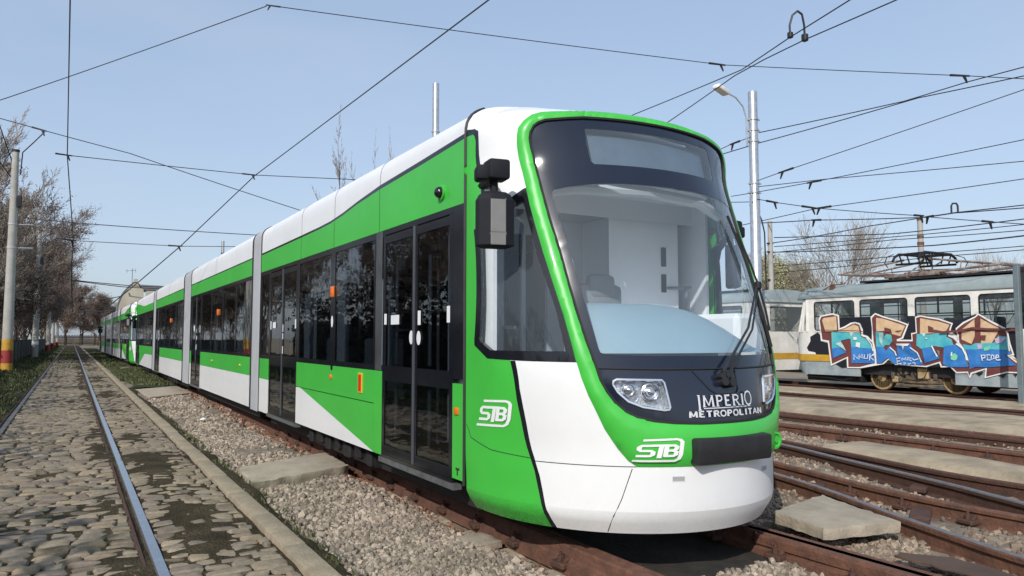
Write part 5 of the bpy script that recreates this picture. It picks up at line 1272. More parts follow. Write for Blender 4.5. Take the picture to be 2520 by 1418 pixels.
GSTR = [([(12.64, 1.06), (12.69, 1.25), (12.82, 1.42)], 0.03), ([(12.16, 1.17), (12.02, 1.06), (11.98, 0.95)], 0.03), ([(11.6, 1.17), (11.41, 1.04), (11.31, 0.8)], 0.03), ([(11.03, 1.22), (10.96, 1.06), (10.9, 0.95)], 0.035), ([(10.42, 1.28), (10.28, 1.18), (10.2, 1.01), (10.18, 0.88)], 0.045), ([(9.25, 1.44), (9.24, 1.28), (9.21, 1.11)], 0.03), ([(13.22, 0.81), (13.22, 0.96), (13.12, 0.85), (13.04, 0.98), (13.07, 0.83)], 0.022), ([(13.02, 0.88), (12.97, 0.98), (12.93, 0.86), (13.01, 0.89)], 0.022), ([(12.9, 0.97), (12.9, 0.86), (12.81, 0.86), (12.79, 0.98)], 0.022), ([(12.75, 0.81), (12.73, 1.0)], 0.022), ([(12.62, 0.99), (12.73, 0.9), (12.63, 0.82)], 0.022), ([(12.69, 0.94), (12.61, 0.96)], 0.02), ([(11.87, 0.9), (11.97, 0.88), (11.96, 0.81), (11.88, 0.82)], 0.02), ([(11.96, 0.81), (11.96, 0.74), (11.87, 0.75)], 0.02), ([(11.83, 0.83), (11.82, 0.9), (11.77, 0.85), (11.72, 0.91), (11.71, 0.84)], 0.02), ([(11.67, 0.84), (11.66, 0.91), (11.57, 0.9), (11.64, 0.85), (11.56, 0.83)], 0.02), ([(11.54, 0.89), (11.49, 0.85), (11.38, 0.89)], 0.02), ([(11.86, 0.77), (11.85, 0.72)], 0.018), ([(11.79, 0.77), (11.72, 0.77), (11.78, 0.72)], 0.018), ([(11.66, 0.77), (11.66, 0.72), (11.59, 0.77)], 0.018), ([(11.54, 0.78), (11.47, 0.78), (11.48, 0.72)], 0.018), ([(9.82, 0.88), (9.84, 1.01), (9.75, 1.01), (9.76, 0.95), (9.82, 0.94)], 0.026), ([(9.64, 1.02), (9.71, 1.02), (9.7, 0.96), (9.65, 0.96), (9.7, 0.96), (9.71, 0.9), (9.63, 0.9)], 0.022), ([(9.61, 1.02), (9.62, 0.91), (9.55, 0.94), (9.56, 1.01), (9.61, 1.02)], 0.022), ([(9.51, 0.96), (9.45, 0.97), (9.46, 1.02), (9.5, 1.02), (9.52, 0.94), (9.49, 0.9), (9.41, 0.91)], 0.024), ([(10.55, 0.98), (10.53, 1.07)], 0.03)]
GRED = [([(14.45, 1.65), (13.06, 1.61), (12.89, 1.58)], 0.02), ([(10.81, 1.55), (10.3, 1.59), (10.02, 1.65), (9.67, 1.62), (9.01, 1.6)], 0.055)]

gm = MB(); keys = 'KWNSTBPIMR'
for i, (k, p) in enumerate(GRAF):
    x = 18.746 - .0012 * i
    if len(p) < 3: continue
    tr = tessellate_polygon([[Vector((a, b, 0)) for a, b in p]])
    # polygons may overlap the body edge at the bottom; keep them on the panels
    gm.add([(x, a, b) for a, b in p], [tuple(t) for t in tr], keys.index(k))
lay = 0
for lst, mi in ((GSTR, 1), (GRED, 2)):
    for p, wd in lst:
        x = 18.746 - .0012 * (len(GRAF) + 3 + lay); lay += .4
        stroke(gm, p, wd, lambda u, v, o, x=x: (x - o * .1, u, v), 0, mi)
gr = op('graffiti', gm, [GBLACK, GWHITE, GBROWN, GBEIGE, GTEAL, GBLUE, GPALE, GPINK, GMINT, BUD])
index_children()
# second old tram coupled ahead, without the painting
gch = CHILD[old.name]; CHILD[old.name] = [c for c in gch if c is not gr and not c.name.startswith('broken_lamp')]
old2 = copy_tree(old); CHILD[old.name] = gch
old2.location = (OX, OY + 15.0, 0)
tag(old2, 'plain old white tram with yellow band, beyond the front of the graffiti tram', 'tram', 'old white trams')
# ------------------------------------------------------------------ poles
def lampless_pole(name, label, x, y, z1, r0, r1, mat, group=None, z0=-.2):
    t = thing(name, label, 'pole', (x, y, z0), 0, group)
    put(MB().lathe([(r0, z0), (r1, z1)], (x, y, 0), 20).build('shaft', mat, t), t)
    return t
# concrete poles by the grass verge, painted at the foot
PG = 'concrete poles along the grass verge'
for i, (x, y, h, lab) in enumerate([(-2.30, 38.0, 9.4, 'thick concrete pole with yellow and red bands painted round its foot'),
                                    (-2.16, 62.5, 9.05, 'concrete pole half hidden by twigs, second along the fence, white plate at its foot'),
                                    (-2.02, 90.3, 9.15, 'tapering pale concrete pole with red foot, third along the fence'),
                                    (-2.10, 117.0, 8.9, 'thin distant concrete pole with red foot, fourth along the fence'),
                                    (-2.05, 151.0, 8.3, 'farthest slim concrete pole in front of the reddish trees')]):
    t = lampless_pole('tram_pole', lab, x, y, h, .215, .125, CONCP, PG)
    rr = lambda z: .215 + (.125 - .215) * (z + .2) / (h + .2) + .004
    bands = [(.90, 1.36, PYEL), (.36, .90, PRED), (-.1, .36, PYEL)] if i == 0 else [(-.1, .75, PRED)] if i > 1 else [(.95, 1.2, LETW)]
    for a, b, m in bands: put(MB().lathe([(rr(a), a), (rr(b), b)], (x, y, 0), 20).build('painted_band', m, t), t)
    if i < 2:
        for z in (5.2, 6.2): put(MB().lathe([(rr(z) + .012, z), (rr(z) + .012, z + .07)], (x, y, 0), 16).tube([(x + .15, y, z + .03), (x + .75, y, z + .05)], .02, 5).build('clamp', GREYB, t), t)
        put(MB().lathe([(rr(h) + .02, h - .06), (rr(h) + .02, h + .03)], (x, y, 0), 16).cbox((x + .22, y - .1, h - 2.2), (.16, .16, .5), .03).build('cap', DKMETAL, t), t)
# big steel pole with street lamp
t = thing('lamp_post', 'tall galvanised steel post with a white street lamp, behind the tram nose', 'lamp post', (15.69, 13.93, -.15))
px_, py_ = 15.69, 13.93
put(MB().lathe([(.135, -.15), (.135, 5.2), (.122, 5.22), (.122, 8.05), (.115, 8.06), (.001, 8.06)], (px_, py_, 0), 24).build('shaft', STEEL, t), t)
rg = MB()
for z in (5.3, 5.55, 6.7, 7.0, 7.3): rg.lathe([(.14, z - .025), (.14, z + .025)], (px_, py_, 0), 20).cbox((px_ - .15, py_ + .05, z), (.10, .03, .04), .008).cbox((px_ + .15, py_ - .05, z), (.10, .03, .04), .008)
put(rg.build('clamp', STEEL, t), t)
put(MB().tube([(px_ - .22, py_ + .03, 6.55), (px_ - .22, py_ + .03, 7.3), (px_ - .30, py_ + .06, 7.62), (px_ - .50, py_ + .13, 7.86), (px_ - .75, py_ + .20, 7.97)], .022, 8).build('lamp_arm', STEEL, t), t)
lh = MB().cbox((px_ - .92, py_ + .24, 8.03), (.50, .24, .13), .045, rot=Matrix.Rotation(R(8), 3, 'Z') @ Matrix.Rotation(R(14), 3, 'Y'), seg=2)
lo = put(lh.build('lamp_head', TWHITE, t), t)
lp = MB().cbox((px_ - .95, py_ + .24, 7.965), (.34, .17, .04), .015, rot=Matrix.Rotation(R(8), 3, 'Z') @ Matrix.Rotation(R(14), 3, 'Y')).build('lamp_cover', GL_OLD, lo); put(lp, t)
# second, thinner lamp post
t = thing('lamp_post', 'slim concrete lamp post with curved dark arm, rising above the plain old tram', 'lamp post', (27.95, 23.95, -.15))
put(MB().lathe([(.15, -.15), (.10, 6.85)], (27.95, 23.95, 0), 14).build('shaft', CONCP, t), t)
put(MB().tube([(27.75, 24.05, 1.8), (27.72, 24.07, 6.3), (27.60, 24.12, 6.9), (27.35, 24.2, 7.45)], .035, 6).build('lamp_arm', DKMETAL, t), t)
put(MB().cbox((27.2, 24.25, 7.52), (.42, .16, .12), .03, rot=Matrix.Rotation(R(25), 3, 'Y')).build('lamp_head', DKMETAL, t), t)
cl = MB()
for z in (2.6, 3.2, 4.1, 5.4, 5.8): cl.cbox((27.93, 23.95, z), (.34, .12, .07), .01)
put(cl.build('clamp', DKMETAL, t), t)
t = lampless_pole('tram_pole', 'pale concrete pole with rusty rings, behind the pantograph of the graffiti tram', 38.8, 23.3, 7.75, .17, .135, CONCP)
put(MB().lathe([(.17, 6.35), (.17, 6.5)], (38.8, 23.3, 0), 14).lathe([(.165, 6.75), (.165, 6.85)], (38.8, 23.3, 0), 14).lathe([(.15, 7.65), (.15, 7.78)], (38.8, 23.3, 0), 14).build('ring', RUSTM, t), t)
t = lampless_pole('tram_pole', 'bare steel pole with its top above the roof of the near green tram', 10.19, 22.42, 9.85, .13, .11, STEEL)
put(MB().lathe([(.135, 8.2), (.135, 8.25)], (10.19, 22.42, 0), 16).build('ring', STEEL, t), t)
t = lampless_pole('tram_pole', 'short grey pole top far off above the second section of the green tram', 8.51, 52.6, 7.85, .12, .10, STEEL)
put(MB().lathe([(.12, 7.0), (.12, 7.06)], (8.51, 52.6, 0), 12).build('ring', DKMETAL, t), t)
t = thing('sign_post', 'square grey steel post standing before the graffiti tram at the picture edge', 'post', (17.74, 8.54, -.1))
put(MB().cbox((17.74, 8.54, 1.46), (.11, .11, 3.12), .01).build('shaft', pm('post_grey', (.16, .20, .215), .5, metal=.2, var=.15, scale=4), t), t)
put(MB().cbox((17.95, 8.42, 2.93), (.40, .05, .06), .01, rot=Matrix.Rotation(R(-30), 3, 'Z')).cbox((17.98, 8.40, 2.6), (.42, .03, .5), .006, rot=Matrix.Rotation(R(-30), 3, 'Z')).build('mesh_panel', DKMETAL, t), t)
# ------------------------------------------------------------------ overhead wires
WIRES = {
'contact_left':[(-0.14,6.53,5.60),(-0.15,10.60,5.60),(-0.21,19.39,5.50),(-0.05,36.36,5.50),(-0.12,49.44,5.50),(0.01,118.85,5.40)],
'contact_tram':[(4.13,4.94,5.30),(4.02,7.40,5.30),(3.67,18.47,5.30),(3.87,34.29,5.30),(3.92,58.46,5.30),(3.81,128.16,5.30)],
'span_top':[(-2.52,18.78,5.75),(-1.27,16.36,5.75),(2.06,9.89,5.75)],
'span_top_b':[(2.07,9.85,5.75),(5.01,9.25,5.75),(8.81,8.40,5.75),(12.67,6.72,5.75),(14.91,5.78,5.75)],
'span_pole':[(-3.59,36.24,10.43),(-1.19,34.89,9.67),(1.72,32.12,8.52),(7.03,26.89,5.96),(9.52,23.22,4.54)],
'span_mid':[(-0.44,19.78,5.60),(-0.16,19.84,5.60),(3.75,18.89,5.40),(5.82,18.23,5.40),(7.87,17.85,5.40)],
'span_thin':[(-1.89,37.87,6.52),(-0.09,35.68,6.16),(6.16,29.77,5.37)],
'span_far':[(-0.66,36.69,5.60),(-0.05,37.25,5.60),(3.98,35.32,5.40),(6.38,34.09,5.40)],
'span_d1':[(-1.90,93.51,7.84),(0.17,92.33,7.54),(5.32,84.73,6.66),(9.41,77.73,6.23)],
'span_d2':[(-0.02,92.44,7.50),(4.37,87.61,6.72),(8.74,78.13,6.07)],
'span_d3':[(0.32,127.09,7.29),(4.17,124.85,7.11),(5.93,118.01,7.25)],
'span_d4':[(0.81,161.70,6.47),(6.51,146.78,6.11)],
'contact_a':[(8.05,4.83,5.66),(8.26,5.76,5.63),(8.94,7.21,5.81),(9.55,8.70,5.90),(10.82,13.02,6.46),(14.47,23.53,8.09)],
'contact_b':[(8.37,4.31,5.49),(8.76,5.46,5.63),(9.12,7.10,5.77),(9.40,8.09,5.85),(9.60,8.90,5.87),(11.49,12.64,6.29),(15.82,22.84,6.88)],
'jumper':[(8.94,7.21,5.81),(8.92,7.20,5.98),(8.95,7.17,6.13),(9.01,7.13,6.19),(9.07,7.10,6.14),(9.10,7.09,5.98),(9.12,7.10,5.77)],
'contact_c':[(13.12,4.76,5.71),(12.98,6.00,5.73),(13.22,7.02,5.83),(13.71,8.46,5.97),(15.22,13.33,6.73)],
'contact_d':[(13.13,4.77,5.57),(12.99,6.01,5.59),(13.66,8.15,5.94),(16.01,14.02,6.72),(16.51,16.05,6.86)],
'span_c2':[(15.43,13.78,6.75),(15.74,14.76,6.82),(16.24,16.20,6.86)],
'wire_e':[(15.51,5.64,6.39),(15.16,7.03,6.03),(15.33,12.77,5.59),(15.62,13.76,5.59)],
'wire_f':[(15.55,5.70,5.19),(15.19,7.08,5.10),(15.96,12.42,5.33),(15.63,13.78,5.29)],
'wire_g':[(17.96,6.61,5.21),(17.38,8.12,5.17),(16.31,12.21,5.42),(15.64,13.76,5.43)],
'wire_h':[(17.97,6.63,4.97),(17.93,8.40,4.90),(17.86,13.66,5.03),(19.58,18.44,5.23)],
'span_i':[(15.64,13.79,5.10),(16.47,13.88,5.10),(17.81,13.69,5.04),(24.30,14.50,5.47)],
'contact_j':[(20.39,7.55,4.75),(20.13,9.45,4.68),(21.19,11.71,4.91),(22.46,13.28,5.11),(25.53,17.25,5.58),(32.02,27.32,6.46)],
'contact_k':[(20.40,7.56,4.57),(20.13,9.46,4.61),(21.19,11.72,4.90),(22.46,13.28,5.10),(25.38,19.62,6.11),(28.28,24.83,6.91)],
'span_l':[(22.52,13.25,5.11),(26.29,13.35,5.27),(32.85,12.98,5.49)],
'wire_m':[(24.00,8.91,4.94),(23.95,11.26,4.89),(27.26,17.41,5.43),(28.09,23.84,6.08)],
'wire_n':[(24.01,8.92,4.67),(23.96,11.27,4.73),(27.27,17.42,5.31),(28.11,23.87,5.66)],
'wire_o':[(24.02,8.93,4.51),(23.96,11.28,4.56),(27.27,17.43,5.20),(28.03,23.93,5.38)],
'wire_p':[(21.62,8.04,4.16),(21.79,10.26,4.13),(24.68,14.35,4.49),(25.93,18.24,4.81),(28.03,23.93,5.40)],
'wire_q':[(24.03,8.96,4.05),(23.98,11.31,4.10),(27.65,16.09,4.59),(30.46,26.02,5.04)],
'wire_r':[(24.04,8.97,3.92),(23.98,11.31,3.99),(27.66,16.10,4.44),(30.47,26.04,4.69)],
'cable_pole':[(-1.19,34.90,9.62),(-1.59,36.30,9.47),(-2.04,37.75,9.30),(-2.16,39.04,8.57)],
'cable_pole2':[(-3.19,35.97,10.83),(-2.82,36.98,10.11),(-2.36,39.13,8.75)],
'cable_pole3':[(-3.23,37.28,9.31),(-2.79,38.22,8.78),(-2.34,39.16,8.21)],
'stub_a':[(15.52,13.85,5.27),(17.29,16.26,5.74)],
'stub_b':[(15.53,13.86,5.03),(17.24,16.30,5.56)],
}
WLAB = {
'contact_left': ('contact wire', 'straight contact wire hanging over the cobbled track at the left'),
'contact_tram': ('contact wire', 'contact wire running in a zigzag above the green tram and off behind the far building'),
'span_top': ('span wire', 'thin span wire rising from the trees to the dark insulator high up'),
'span_top_b': ('span wire', 'long span wire from the dark insulator across above the tram to the right'),
'span_pole': ('span wire', 'span wire sloping down from the banded concrete pole to the tram roof'),
'span_mid': ('span wire', 'span wire that carries the two left contact wires, nearer one of two such'),
'span_thin': ('span wire', 'faint thin wire crossing behind the upper left contact wire fitting'),
'span_far': ('span wire', 'farther span wire carrying both left contact wires, by the short grey pole top'),
'span_d1': ('span wire', 'upper of two dark cables that meet above the far building'),
'span_d2': ('span wire', 'lower of two dark cables just in front of the building gable top'),
'span_d3': ('span wire', 'dark cable ending halfway up the building gable'),
'span_d4': ('span wire', 'lowest far cable above the second green tram roof'),
'contact_a': ('contact wire', 'contact wire under the left foot of the big black loop'),
'contact_b': ('contact wire', 'contact wire under the right foot of the big black loop'),
'contact_c': ('contact wire', 'contact wire passing the lamp post just under its rings'),
'contact_d': ('contact wire', 'contact wire running behind the lamp post towards the windscreen corner'),
'span_c2': ('span wire', 'short stay wire with an insulator between lamp post and tram roof'),
'wire_e': ('span wire', 'thin steep wire with a long insulator right of the lamp post'),
'wire_f': ('contact wire', 'dark wire with a splice, below the thin steep wire on the lamp post'),
'wire_g': ('span wire', 'fine wire crossing just beneath the spliced dark wire'),
'wire_h': ('contact wire', 'wire passing through the small clamp between lamp post and bare tree'),
'span_i': ('span wire', 'span wire from lamp post with insulators, sloping down over the bare tree'),
'contact_j': ('contact wire', 'contact wire under the small black loop, descending behind the bare tree'),
'contact_k': ('contact wire', 'almost level contact wire crossing the top of the bare tree'),
'span_l': ('span wire', 'faint span wire right of the pantograph pole, ending in a dark clamp'),
'wire_m': ('cable', 'dark cable leaving the slim lamp post at its topmost clamp'),
'wire_n': ('cable', 'second cable below the topmost clamp of the slim lamp post'),
'wire_o': ('cable', 'thin cable between the two dark ones at the slim lamp post'),
'wire_p': ('cable', 'thickest black cable above the pantograph'),
'wire_q': ('cable', 'upper of two thin wires just above the pantograph head'),
'wire_r': ('cable', 'lower of two thin wires just above the pantograph head'),
'cable_pole': ('cable', 'slack cable looping down to the top of the banded concrete pole'),
'cable_pole2': ('cable', 'cable slanting down past the cap of the banded concrete pole'),
'cable_pole3': ('cable', 'bent cable meeting the banded concrete pole beneath its cap'),
'stub_a': ('cable', 'upper short wire from lamp post to behind the windscreen'),
'stub_b': ('cable', 'lower short wire from lamp post to behind the windscreen'),
'jumper': ('jumper loop', 'big black cable loop joining two contact wires against the sky'),
}
camp = Vector((0, 0, 1.415))
FITS = {'span_top_b': [0, 2, 3], 'span_mid': [1, 2], 'span_far': [1, 2], 'span_pole': [1], 'wire_e': [2], 'wire_f': [2], 'wire_h': [2], 'span_i': [1, 2, 3], 'span_c2': [1], 'span_l': [1], 'contact_j': [3], 'contact_k': [4]}
for k, pts in WIRES.items():
    mb = MB()
    fine = []
    for i, (a, b) in enumerate(zip(pts, pts[1:])):
        a, b = Vector(a), Vector(b); n = 8
        for j in range(n):
            t_ = j / n; p = a.lerp(b, t_)
            if k not in ('jumper', 'contact_left', 'contact_tram'): p.z -= .0006 * (b - a).length ** 2 * 4 * t_ * (1 - t_) * .5
            fine.append(p)
    fine.append(Vector(pts[-1]))
    base = .0095 if 'contact' in k else .021 if k == 'wire_p' else .012 if k.startswith('cable') or k in ('wire_m',) else .016 if k == 'jumper' else .0065
    rs = [max(base, (.00050 if base < .009 else .00062) * (p - camp).length) for p in fine]
    mb.tube(fine, rs, 5)
    o = mb.build('overhead_wire' if k != 'jumper' else 'jumper_cable', WIREM)
    cat, lab = WLAB[k]
    o['label'] = lab; o['category'] = cat
    for i in FITS.get(k, []):
        p = Vector(pts[i]); q = Vector(pts[i - 1 if i else 1]); d = (q - p).normalized(); sz = (p - camp).length / 12 * (.75 if p.x > 6 else .55)
        f = MB().tube([p - d * .05 * sz, p + d * .32 * sz], [.016 * sz, .022 * sz], 6).tube([p + d * .06 * sz, p - Vector((0, 0, .13 * sz))], [.028 * sz, .014 * sz], 6)
        f.build('wire_clamp', BLACKM, o)
jl = bpy.data.objects.get('jumper_cable')
MB().cbox((8.94, 7.21, 5.84), (.07, .07, .09), .012).build('loop_clamp', BLACKM, jl)
MB().cbox((9.12, 7.10, 5.80), (.08, .08, .11), .012).build('loop_clamp', BLACKM, jl)
b0 = Vector((21.19, 11.72, 4.90))
j2 = MB().tube([b0 + Vector((-.07, .05, 0)), b0 + Vector((-.07, .05, .2)), b0 + Vector((-.04, .03, .27)), b0 + Vector((.04, -.03, .27)), b0 + Vector((.07, -.05, .2)), b0 + Vector((.07, -.05, 0))], .026, 6).build('jumper_cable', WIREM)
tag(j2, 'small upright black loop on the contact wire above the graffiti tram', 'jumper loop')
# ------------------------------------------------------------------ fences, building
t = thing('fence', 'low dark fence between grey posts along the grass verge, under the trees', 'fence', (-2.9, 80, 0))
FPOST = pm('fence_post_grey', (.15, .15, .14), .9, scale=2)
for i in range(38):
    y = 40 + 3.2 * i
    put(MB().cbox((-2.78, y, .60), (.14, .14 if i % 3 else .34, 1.2), .02).build('fence_post', FPOST, t), t)
put(MB().box(-2.92, -2.86, 38, 160, -.05, 1.22).box(-2.95, -2.83, 38, 160, 1.22, 1.30).build('fence_panel', FENCED, t), t)
t = thing('fence', 'brown slatted fence across the far end of the track', 'fence', (3, 178, 0))
fp = MB()
for i in range(90): fp.box(-4 + .16 * i, -4 + .16 * i + .12, 178, 178.05, 0, 1.9 + .06 * (i % 3))
put(fp.build('fence_panel', FENCEB, t), t)
put(MB().box(-4.1, 11, 177.92, 177.98, .3, .45).box(-4.1, 11, 177.92, 177.98, 1.5, 1.65).build('fence_rail', FENCEB, t), t)
for i in range(6): put(MB().cbox((-3.6 + 2.6 * i, 177.85, 1.1), (.25, .2, 2.3), .02).build('fence_post', FENCEB, t), t)
t = thing('house', 'weathered cream house with stepped gable and sheet roof beyond the second green tram', 'house', (11, 106, 0))
gab = [(4.6, 0), (4.6, 4.0), (4.85, 5.6), (5.15, 6.5), (5.5, 7.15), (6.1, 7.9), (6.5, 8.3), (6.85, 8.3), (7.2, 7.7), (7.6, 7.5), (7.9, 0)]
gh = MB().prism(gab, lambda a, b, d: (a, 104 + d, b), 0, .4); gh.prism([(7.9, 0), (7.9, 7.35), (18, 7.35), (18, 0)], lambda a, b, d: (a, 104.05 + d, b), 0, .35)
gh.box(4.7, 18, 104.5, 114, 0, 4.2)
put(gh.build('wall', PLASTER, t), t)
put(MB().prism([(6.9, 8.28), (7.25, 8.05), (18.2, 7.75), (18.2, 7.35), (7.6, 7.45)], lambda a, b, d: (a, 103.9 + d, b), 0, 6).prism([(4.5, 4.0), (4.75, 5.6), (5.05, 6.55), (5.4, 7.2), (6.0, 7.95), (6.45, 8.36), (6.85, 8.36), (6.85, 8.3), (6.5, 8.3), (6.1, 7.9), (5.5, 7.15), (5.15, 6.5), (4.85, 5.6), (4.6, 4.0)], lambda a, b, d: (a, 103.92 + d, b), 0, 1).build('roof', ROOFM, t), t)
put(MB().box(6.5, 6.95, 104.1, 104.6, 8.2, 8.75).build('chimney', PLASTER, t), t)
put(MB().tube([(6.35, 105, 8.3), (6.35, 105, 10.1)], .03, 5).tube([(5.6, 105, 9.75), (6.8, 105, 9.9)], .025, 4).tube([(6.7, 105, 9.6), (6.7, 105, 10.1)], .02, 4).tube([(5.75, 105, 9.5), (5.75, 105, 10.0)], .02, 4).build('aerial', DKMETAL, t), t)
put(MB().prism([(6.0, 6.55), (7.5, 6.35), (7.5, 6.45), (6.2, 6.65), (6.05, 7.0), (5.9, 7.0)], lambda a, b, d: (a, 103.97 + d, b), 0, .05).build('cornice', ROOFM, t), t)
for x in (9.6, 12.2, 14.8): put(MB().box(x, x + 1.0, 104.0, 104.06, 3.8, 5.6).build('window', BLACKP, t), t)
# ------------------------------------------------------------------ bare trees
def bare_tree(h, seed, spread=.32, levels=5, dens=1.0, low=.16):
    """returns (trunk MB, twig arrays): limbs as tubes, fine twigs as thin three sided tubes"""
    rd = random.Random(seed); wood = MB(); tw = []; tips = []
    def grow(p, d, L, r, lev):
        n = 4 if lev < 2 else 3; pts = [p]; q = p; dd = d
        for i in range(n):
            dd = (dd + Vector((rd.uniform(-1, 1), rd.uniform(-1, 1), rd.uniform(-.3, .7))) * (.10 if lev == 0 else .20)).normalized()
            q = q + dd * L / n; pts.append(q)
        rs = [r * (1 - .62 * i / n) for i in range(n + 1)]
        if lev <= 2: wood.tube(pts, rs, 7 if lev == 0 else 5 if lev == 1 else 4, caps=False)
        else: tw.append((pts, rs))
        if lev >= levels: tips.append(pts[-1]); return
        k = int((7 if lev == 0 else 5 if lev == 1 else 4) * dens + rd.random())
        for i in range(k):
            t_ = (low + (1 - low) * (i + rd.random()) / k) if lev == 0 else rd.uniform(.2, 1)
            j = min(int(t_ * n), n - 1); c = pts[j].lerp(pts[j + 1], t_ * n - j)
            az = rd.uniform(0, 6.283) if lev else i * 2.4 + rd.uniform(-.5, .5)
            ax = dd.orthogonal().normalized(); ax = Matrix.Rotation(az, 3, dd) @ ax
            an = rd.uniform(.45, .95) if lev == 0 else rd.uniform(.35, .85)
            nd = (dd * math.cos(an) + ax * math.sin(an) + Vector((0, 0, .18))).normalized()
            grow(c, nd, L * (spread + rd.uniform(.05, .25)) * (1.25 - .55 * t_ if lev == 0 else 1), rs[j] * rd.uniform(.45, .62), lev + 1)
        if lev: grow(pts[-1], dd, L * .55, rs[-1], lev + 1)
    grow(Vector((0, 0, -.1)), Vector((0, 0, 1)), h * .72, h * .016, 0)
    return wood, tw, tips
def twig_mesh(name, tw, mat, rmin, parent):
    V = []; F = []; o = 0
    for pts, rs in tw:
        n = len(pts)
        for i, p in enumerate(pts):
            d = (pts[min(i + 1, n - 1)] - pts[max(i - 1, 0)]).normalized(); a = d.orthogonal().normalized(); b = d.cross(a); r = max(rs[i], rmin)
            for k in range(3):
                t_ = 2.094 * k; q = p + (a * math.cos(t_) + b * math.sin(t_)) * r; V.append((q.x, q.y, q.z))
        for i in range(n - 1):
            for k in range(3): F.append((o + i * 3 + k, o + i * 3 + (k + 1) % 3, o + i * 3 + 3 + (k + 1) % 3, o + i * 3 + 3 + k))
        o += n * 3
    return raw_mesh(name, V, F, mat, parent)
def buds(name, tips, mat, size, per, parent, sp=.25):
    T_ = np.array([tuple(t) for t in tips]); k = len(T_) * per
    c = np.repeat(T_, per, 0) + rng.normal(size=(k, 3)) * sp
    a = rng.normal(size=(k, 3)); a /= np.linalg.norm(a, axis=1)[:, None]; b = np.cross(a, rng.normal(size=(k, 3))); b /= np.linalg.norm(b, axis=1)[:, None]
    s_ = rng.uniform(.5, 1.2, (k, 1)) * size
    V = np.stack([c - a * s_, c + b * s_ * .6, c + a * s_, c - b * s_ * .6], 1).reshape(-1, 3)
    return raw_mesh(name, V, np.arange(k * 4).reshape(-1, 4), mat, parent)
TREES = {}
def proto(key, h, seed, mat, rmin, bud=None, **kw):
    t = thing('tree', 'x', 'tree')
    wd, tw, tips = bare_tree(h, seed, **kw)
    wd.build('trunk', BARK, t, angle=80, fixn=False)
    cr = twig_mesh('crown', tw, mat, rmin, t)
    if bud: buds('buds', tips, bud[0], bud[1], bud[2], cr, bud[3])
    index_children(); TREES[key] = (t, h); return t
proto('a', 15, 3, TWIG, .014, (BUD, .075, 2, .28), dens=1.15, low=.16)
proto('b', 15, 11, TWIG, .014, (BUD, .075, 2, .28), dens=1.15, low=.12)
proto('c', 12, 23, TWIG, .016, (BUD, .09, 3, .35), dens=1.25, low=.08)
proto('d', 15, 31, TWIGG, .012, None, dens=1.2, low=.2)
proto('e', 9, 47, TWIGG, .010, None, dens=1.2, low=.2, spread=.46, levels=4)
proto('f', 6, 53, TWIGG, .012, (BUDG, .06, 1, .3), dens=1.3, low=.1, spread=.36)
proto('g', 13, 61, TWIGG, .012, None, dens=1.0, low=.3, spread=.2)
used = set()
def tree(key, x, y, h, rz, label, group=None, z=-.1, wid=1.):
    src, hh = TREES[key]
    t = src if key not in used else copy_tree(src)
    used.add(key)
    t.location = (x, y, z); s = h / hh; t.scale = (s * wid, s * wid, s); t.rotation_euler = (0, 0, rz)
    t['label'] = label
    if group: t['group'] = group
    elif 'group' in t.keys(): del t['group']
    return t
LG = 'trees behind the left fence'
LL = 'bare brown budding tree in the dense row behind the left fence'
for i, (k, x, y, h, wd) in enumerate([('d', -5.0, 47, 13.5, .9), ('a', -6.6, 56, 10.5, 1), ('d', -4.6, 63, 13.5, .8), ('c', -5.0, 72, 9.5, 1.1), ('b', -5.7, 51, 10.5, 1), ('c', -4.7, 57, 9, 1.1), ('a', -5.3, 67, 12, 1), ('c', -3.9, 69, 8, 1.1), ('b', -4.4, 85, 11.5, 1), ('c', -5, 100, 9, 1.2), ('a', -4.3, 80, 12, .85), ('c', -4.2, 90, 9.5, 1.1), ('b', -4.6, 99, 11.5, .9), ('c', -3.9, 110, 11.5, 1.1), ('a', -4.0, 122, 12.5, .9), ('c', -4.0, 135, 10.5, 1.2), ('b', -3.8, 150, 11, 1.1)]):
    lab = LL if i else 'tall thin grey tree with fine twigs rising over the banded concrete pole'
    tree(k, x, y, h, i * 1.7, lab, LG if i else None, wid=wd)
for i, (k, x, y, h) in enumerate([('c', -1.0, 188, 12), ('b', 2.2, 196, 11), ('c', 5.0, 186, 10), ('a', 8.0, 192, 9), ('c', 11, 186, 7.5), ('b', -4.5, 175, 12)]):
    tree(k, x, y, h, i * 2.1 + 1, 'reddish brown tree in the far clump behind the slatted fence', 'trees behind the slatted fence', wid=1.25)
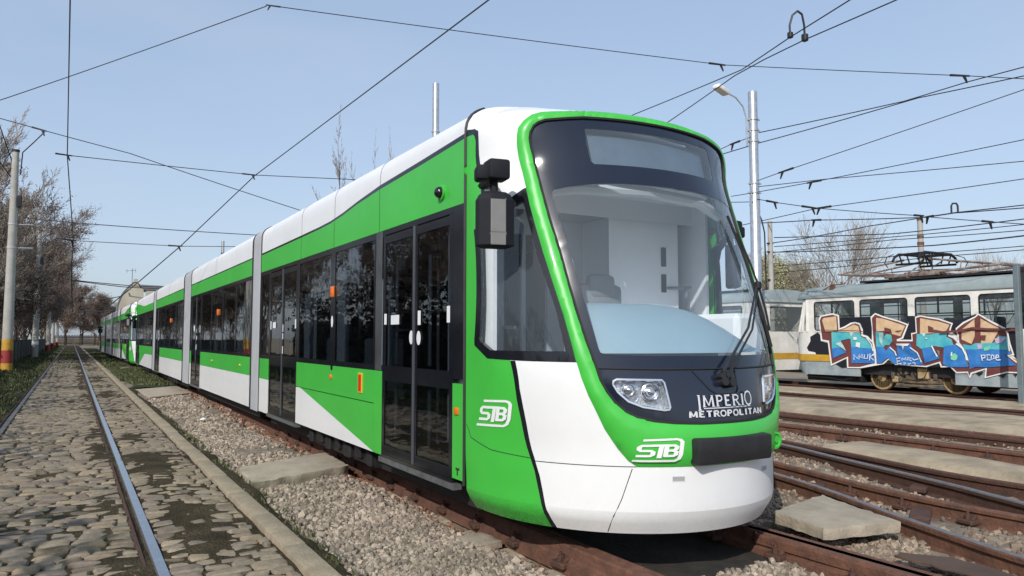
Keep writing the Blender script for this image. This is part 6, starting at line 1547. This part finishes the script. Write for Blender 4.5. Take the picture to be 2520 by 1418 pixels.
for i, (k, x, y, h) in enumerate([('a', -17, 30, 11), ('d', -18, 38, 12), ('b', -17, 46, 11), ('d', -16, 54, 12), ('a', -18, 62, 12), ('d', -15, 70, 12)]):
    tree(k, x, y, h, i * 1.3 + 2, 'bare tree reflected in the dark side windows, outside the view', 'trees beside the track')
tree('e', 39.8, 28.9, 6.9, .4, 'wide bare grey tree above the front of the graffiti tram', wid=1.05)
tree('f', 41.2, 34.2, 6.3, .7, 'small tree with pale green buds behind the plain old tram', wid=1.1)
tree('f', 46, 38, 6.2, 2.6, 'second green budding tree partly behind the lamp posts, smaller', wid=1.0)
tree('e', 62.5, 32.0, 6.8, 2.2, 'faint drooping bare tree to the right of the pantograph', wid=.9)
tree('g', 13.4, 43.6, 13.3, 1., 'slender poplar top sticking up behind the green tram roof', wid=.5)
tree('g', 15.0, 43.0, 12.3, 2.2, 'shorter slim twiggy treetop right of the slender poplar', wid=.4)
tree('g', 16.3, 42.2, 12.5, 4.2, 'sparse treetop just left of the bare steel pole', wid=.35)
# unseen bushes, added to shade the cobbles and blacken the window reflections
t = thing('shade_hedge', 'unseen dark bushes outside the left edge, added to shade cobbles and darken window reflections', 'shade_hedge', (-4.2, 14, 0))
k = 9000
hy = rng.uniform(-8, 36, k); top = 2.5 + 1.1 * vnoise(hy * .35, hy * 0, 51) + .5 * vnoise(hy * 1.7, hy * 0, 52)
hz = top * rng.uniform(0, 1, k) ** .7; hx = -4.2 + rng.normal(size=k) * .28
b_ = buds('shade_hedge_foliage', [Vector((float(a), float(b), float(c))) for a, b, c in zip(hx, hy, hz)], pm('shade_hedge_leaf', (.014, .015, .010), .9, island=.4, col2=(.020, .016, .012)), .11, 1, t, .02); put(b_, t)
hs_ = MB()
for i in range(60): hs_.tube([(-4.2 + random.uniform(-.2, .2), -8 + .74 * i, -.1), (-4.2 + random.uniform(-.3, .3), -8 + .74 * i + random.uniform(-.3, .3), 2.6)], [.03, .01], 5)
put(hs_.build('shade_hedge_stem', BARK, t), t)
hc = MB()
for i in range(55):
    y = -8 + .8 * i; hc.cbox((-4.2, y + .4, .95), (.36, .84, 2.1 + .5 * math.sin(i * 1.9) + .3 * math.sin(i * .7)), .1)
put(hc.build('shade_hedge_core', MATS['shade_hedge_leaf'], t), t)
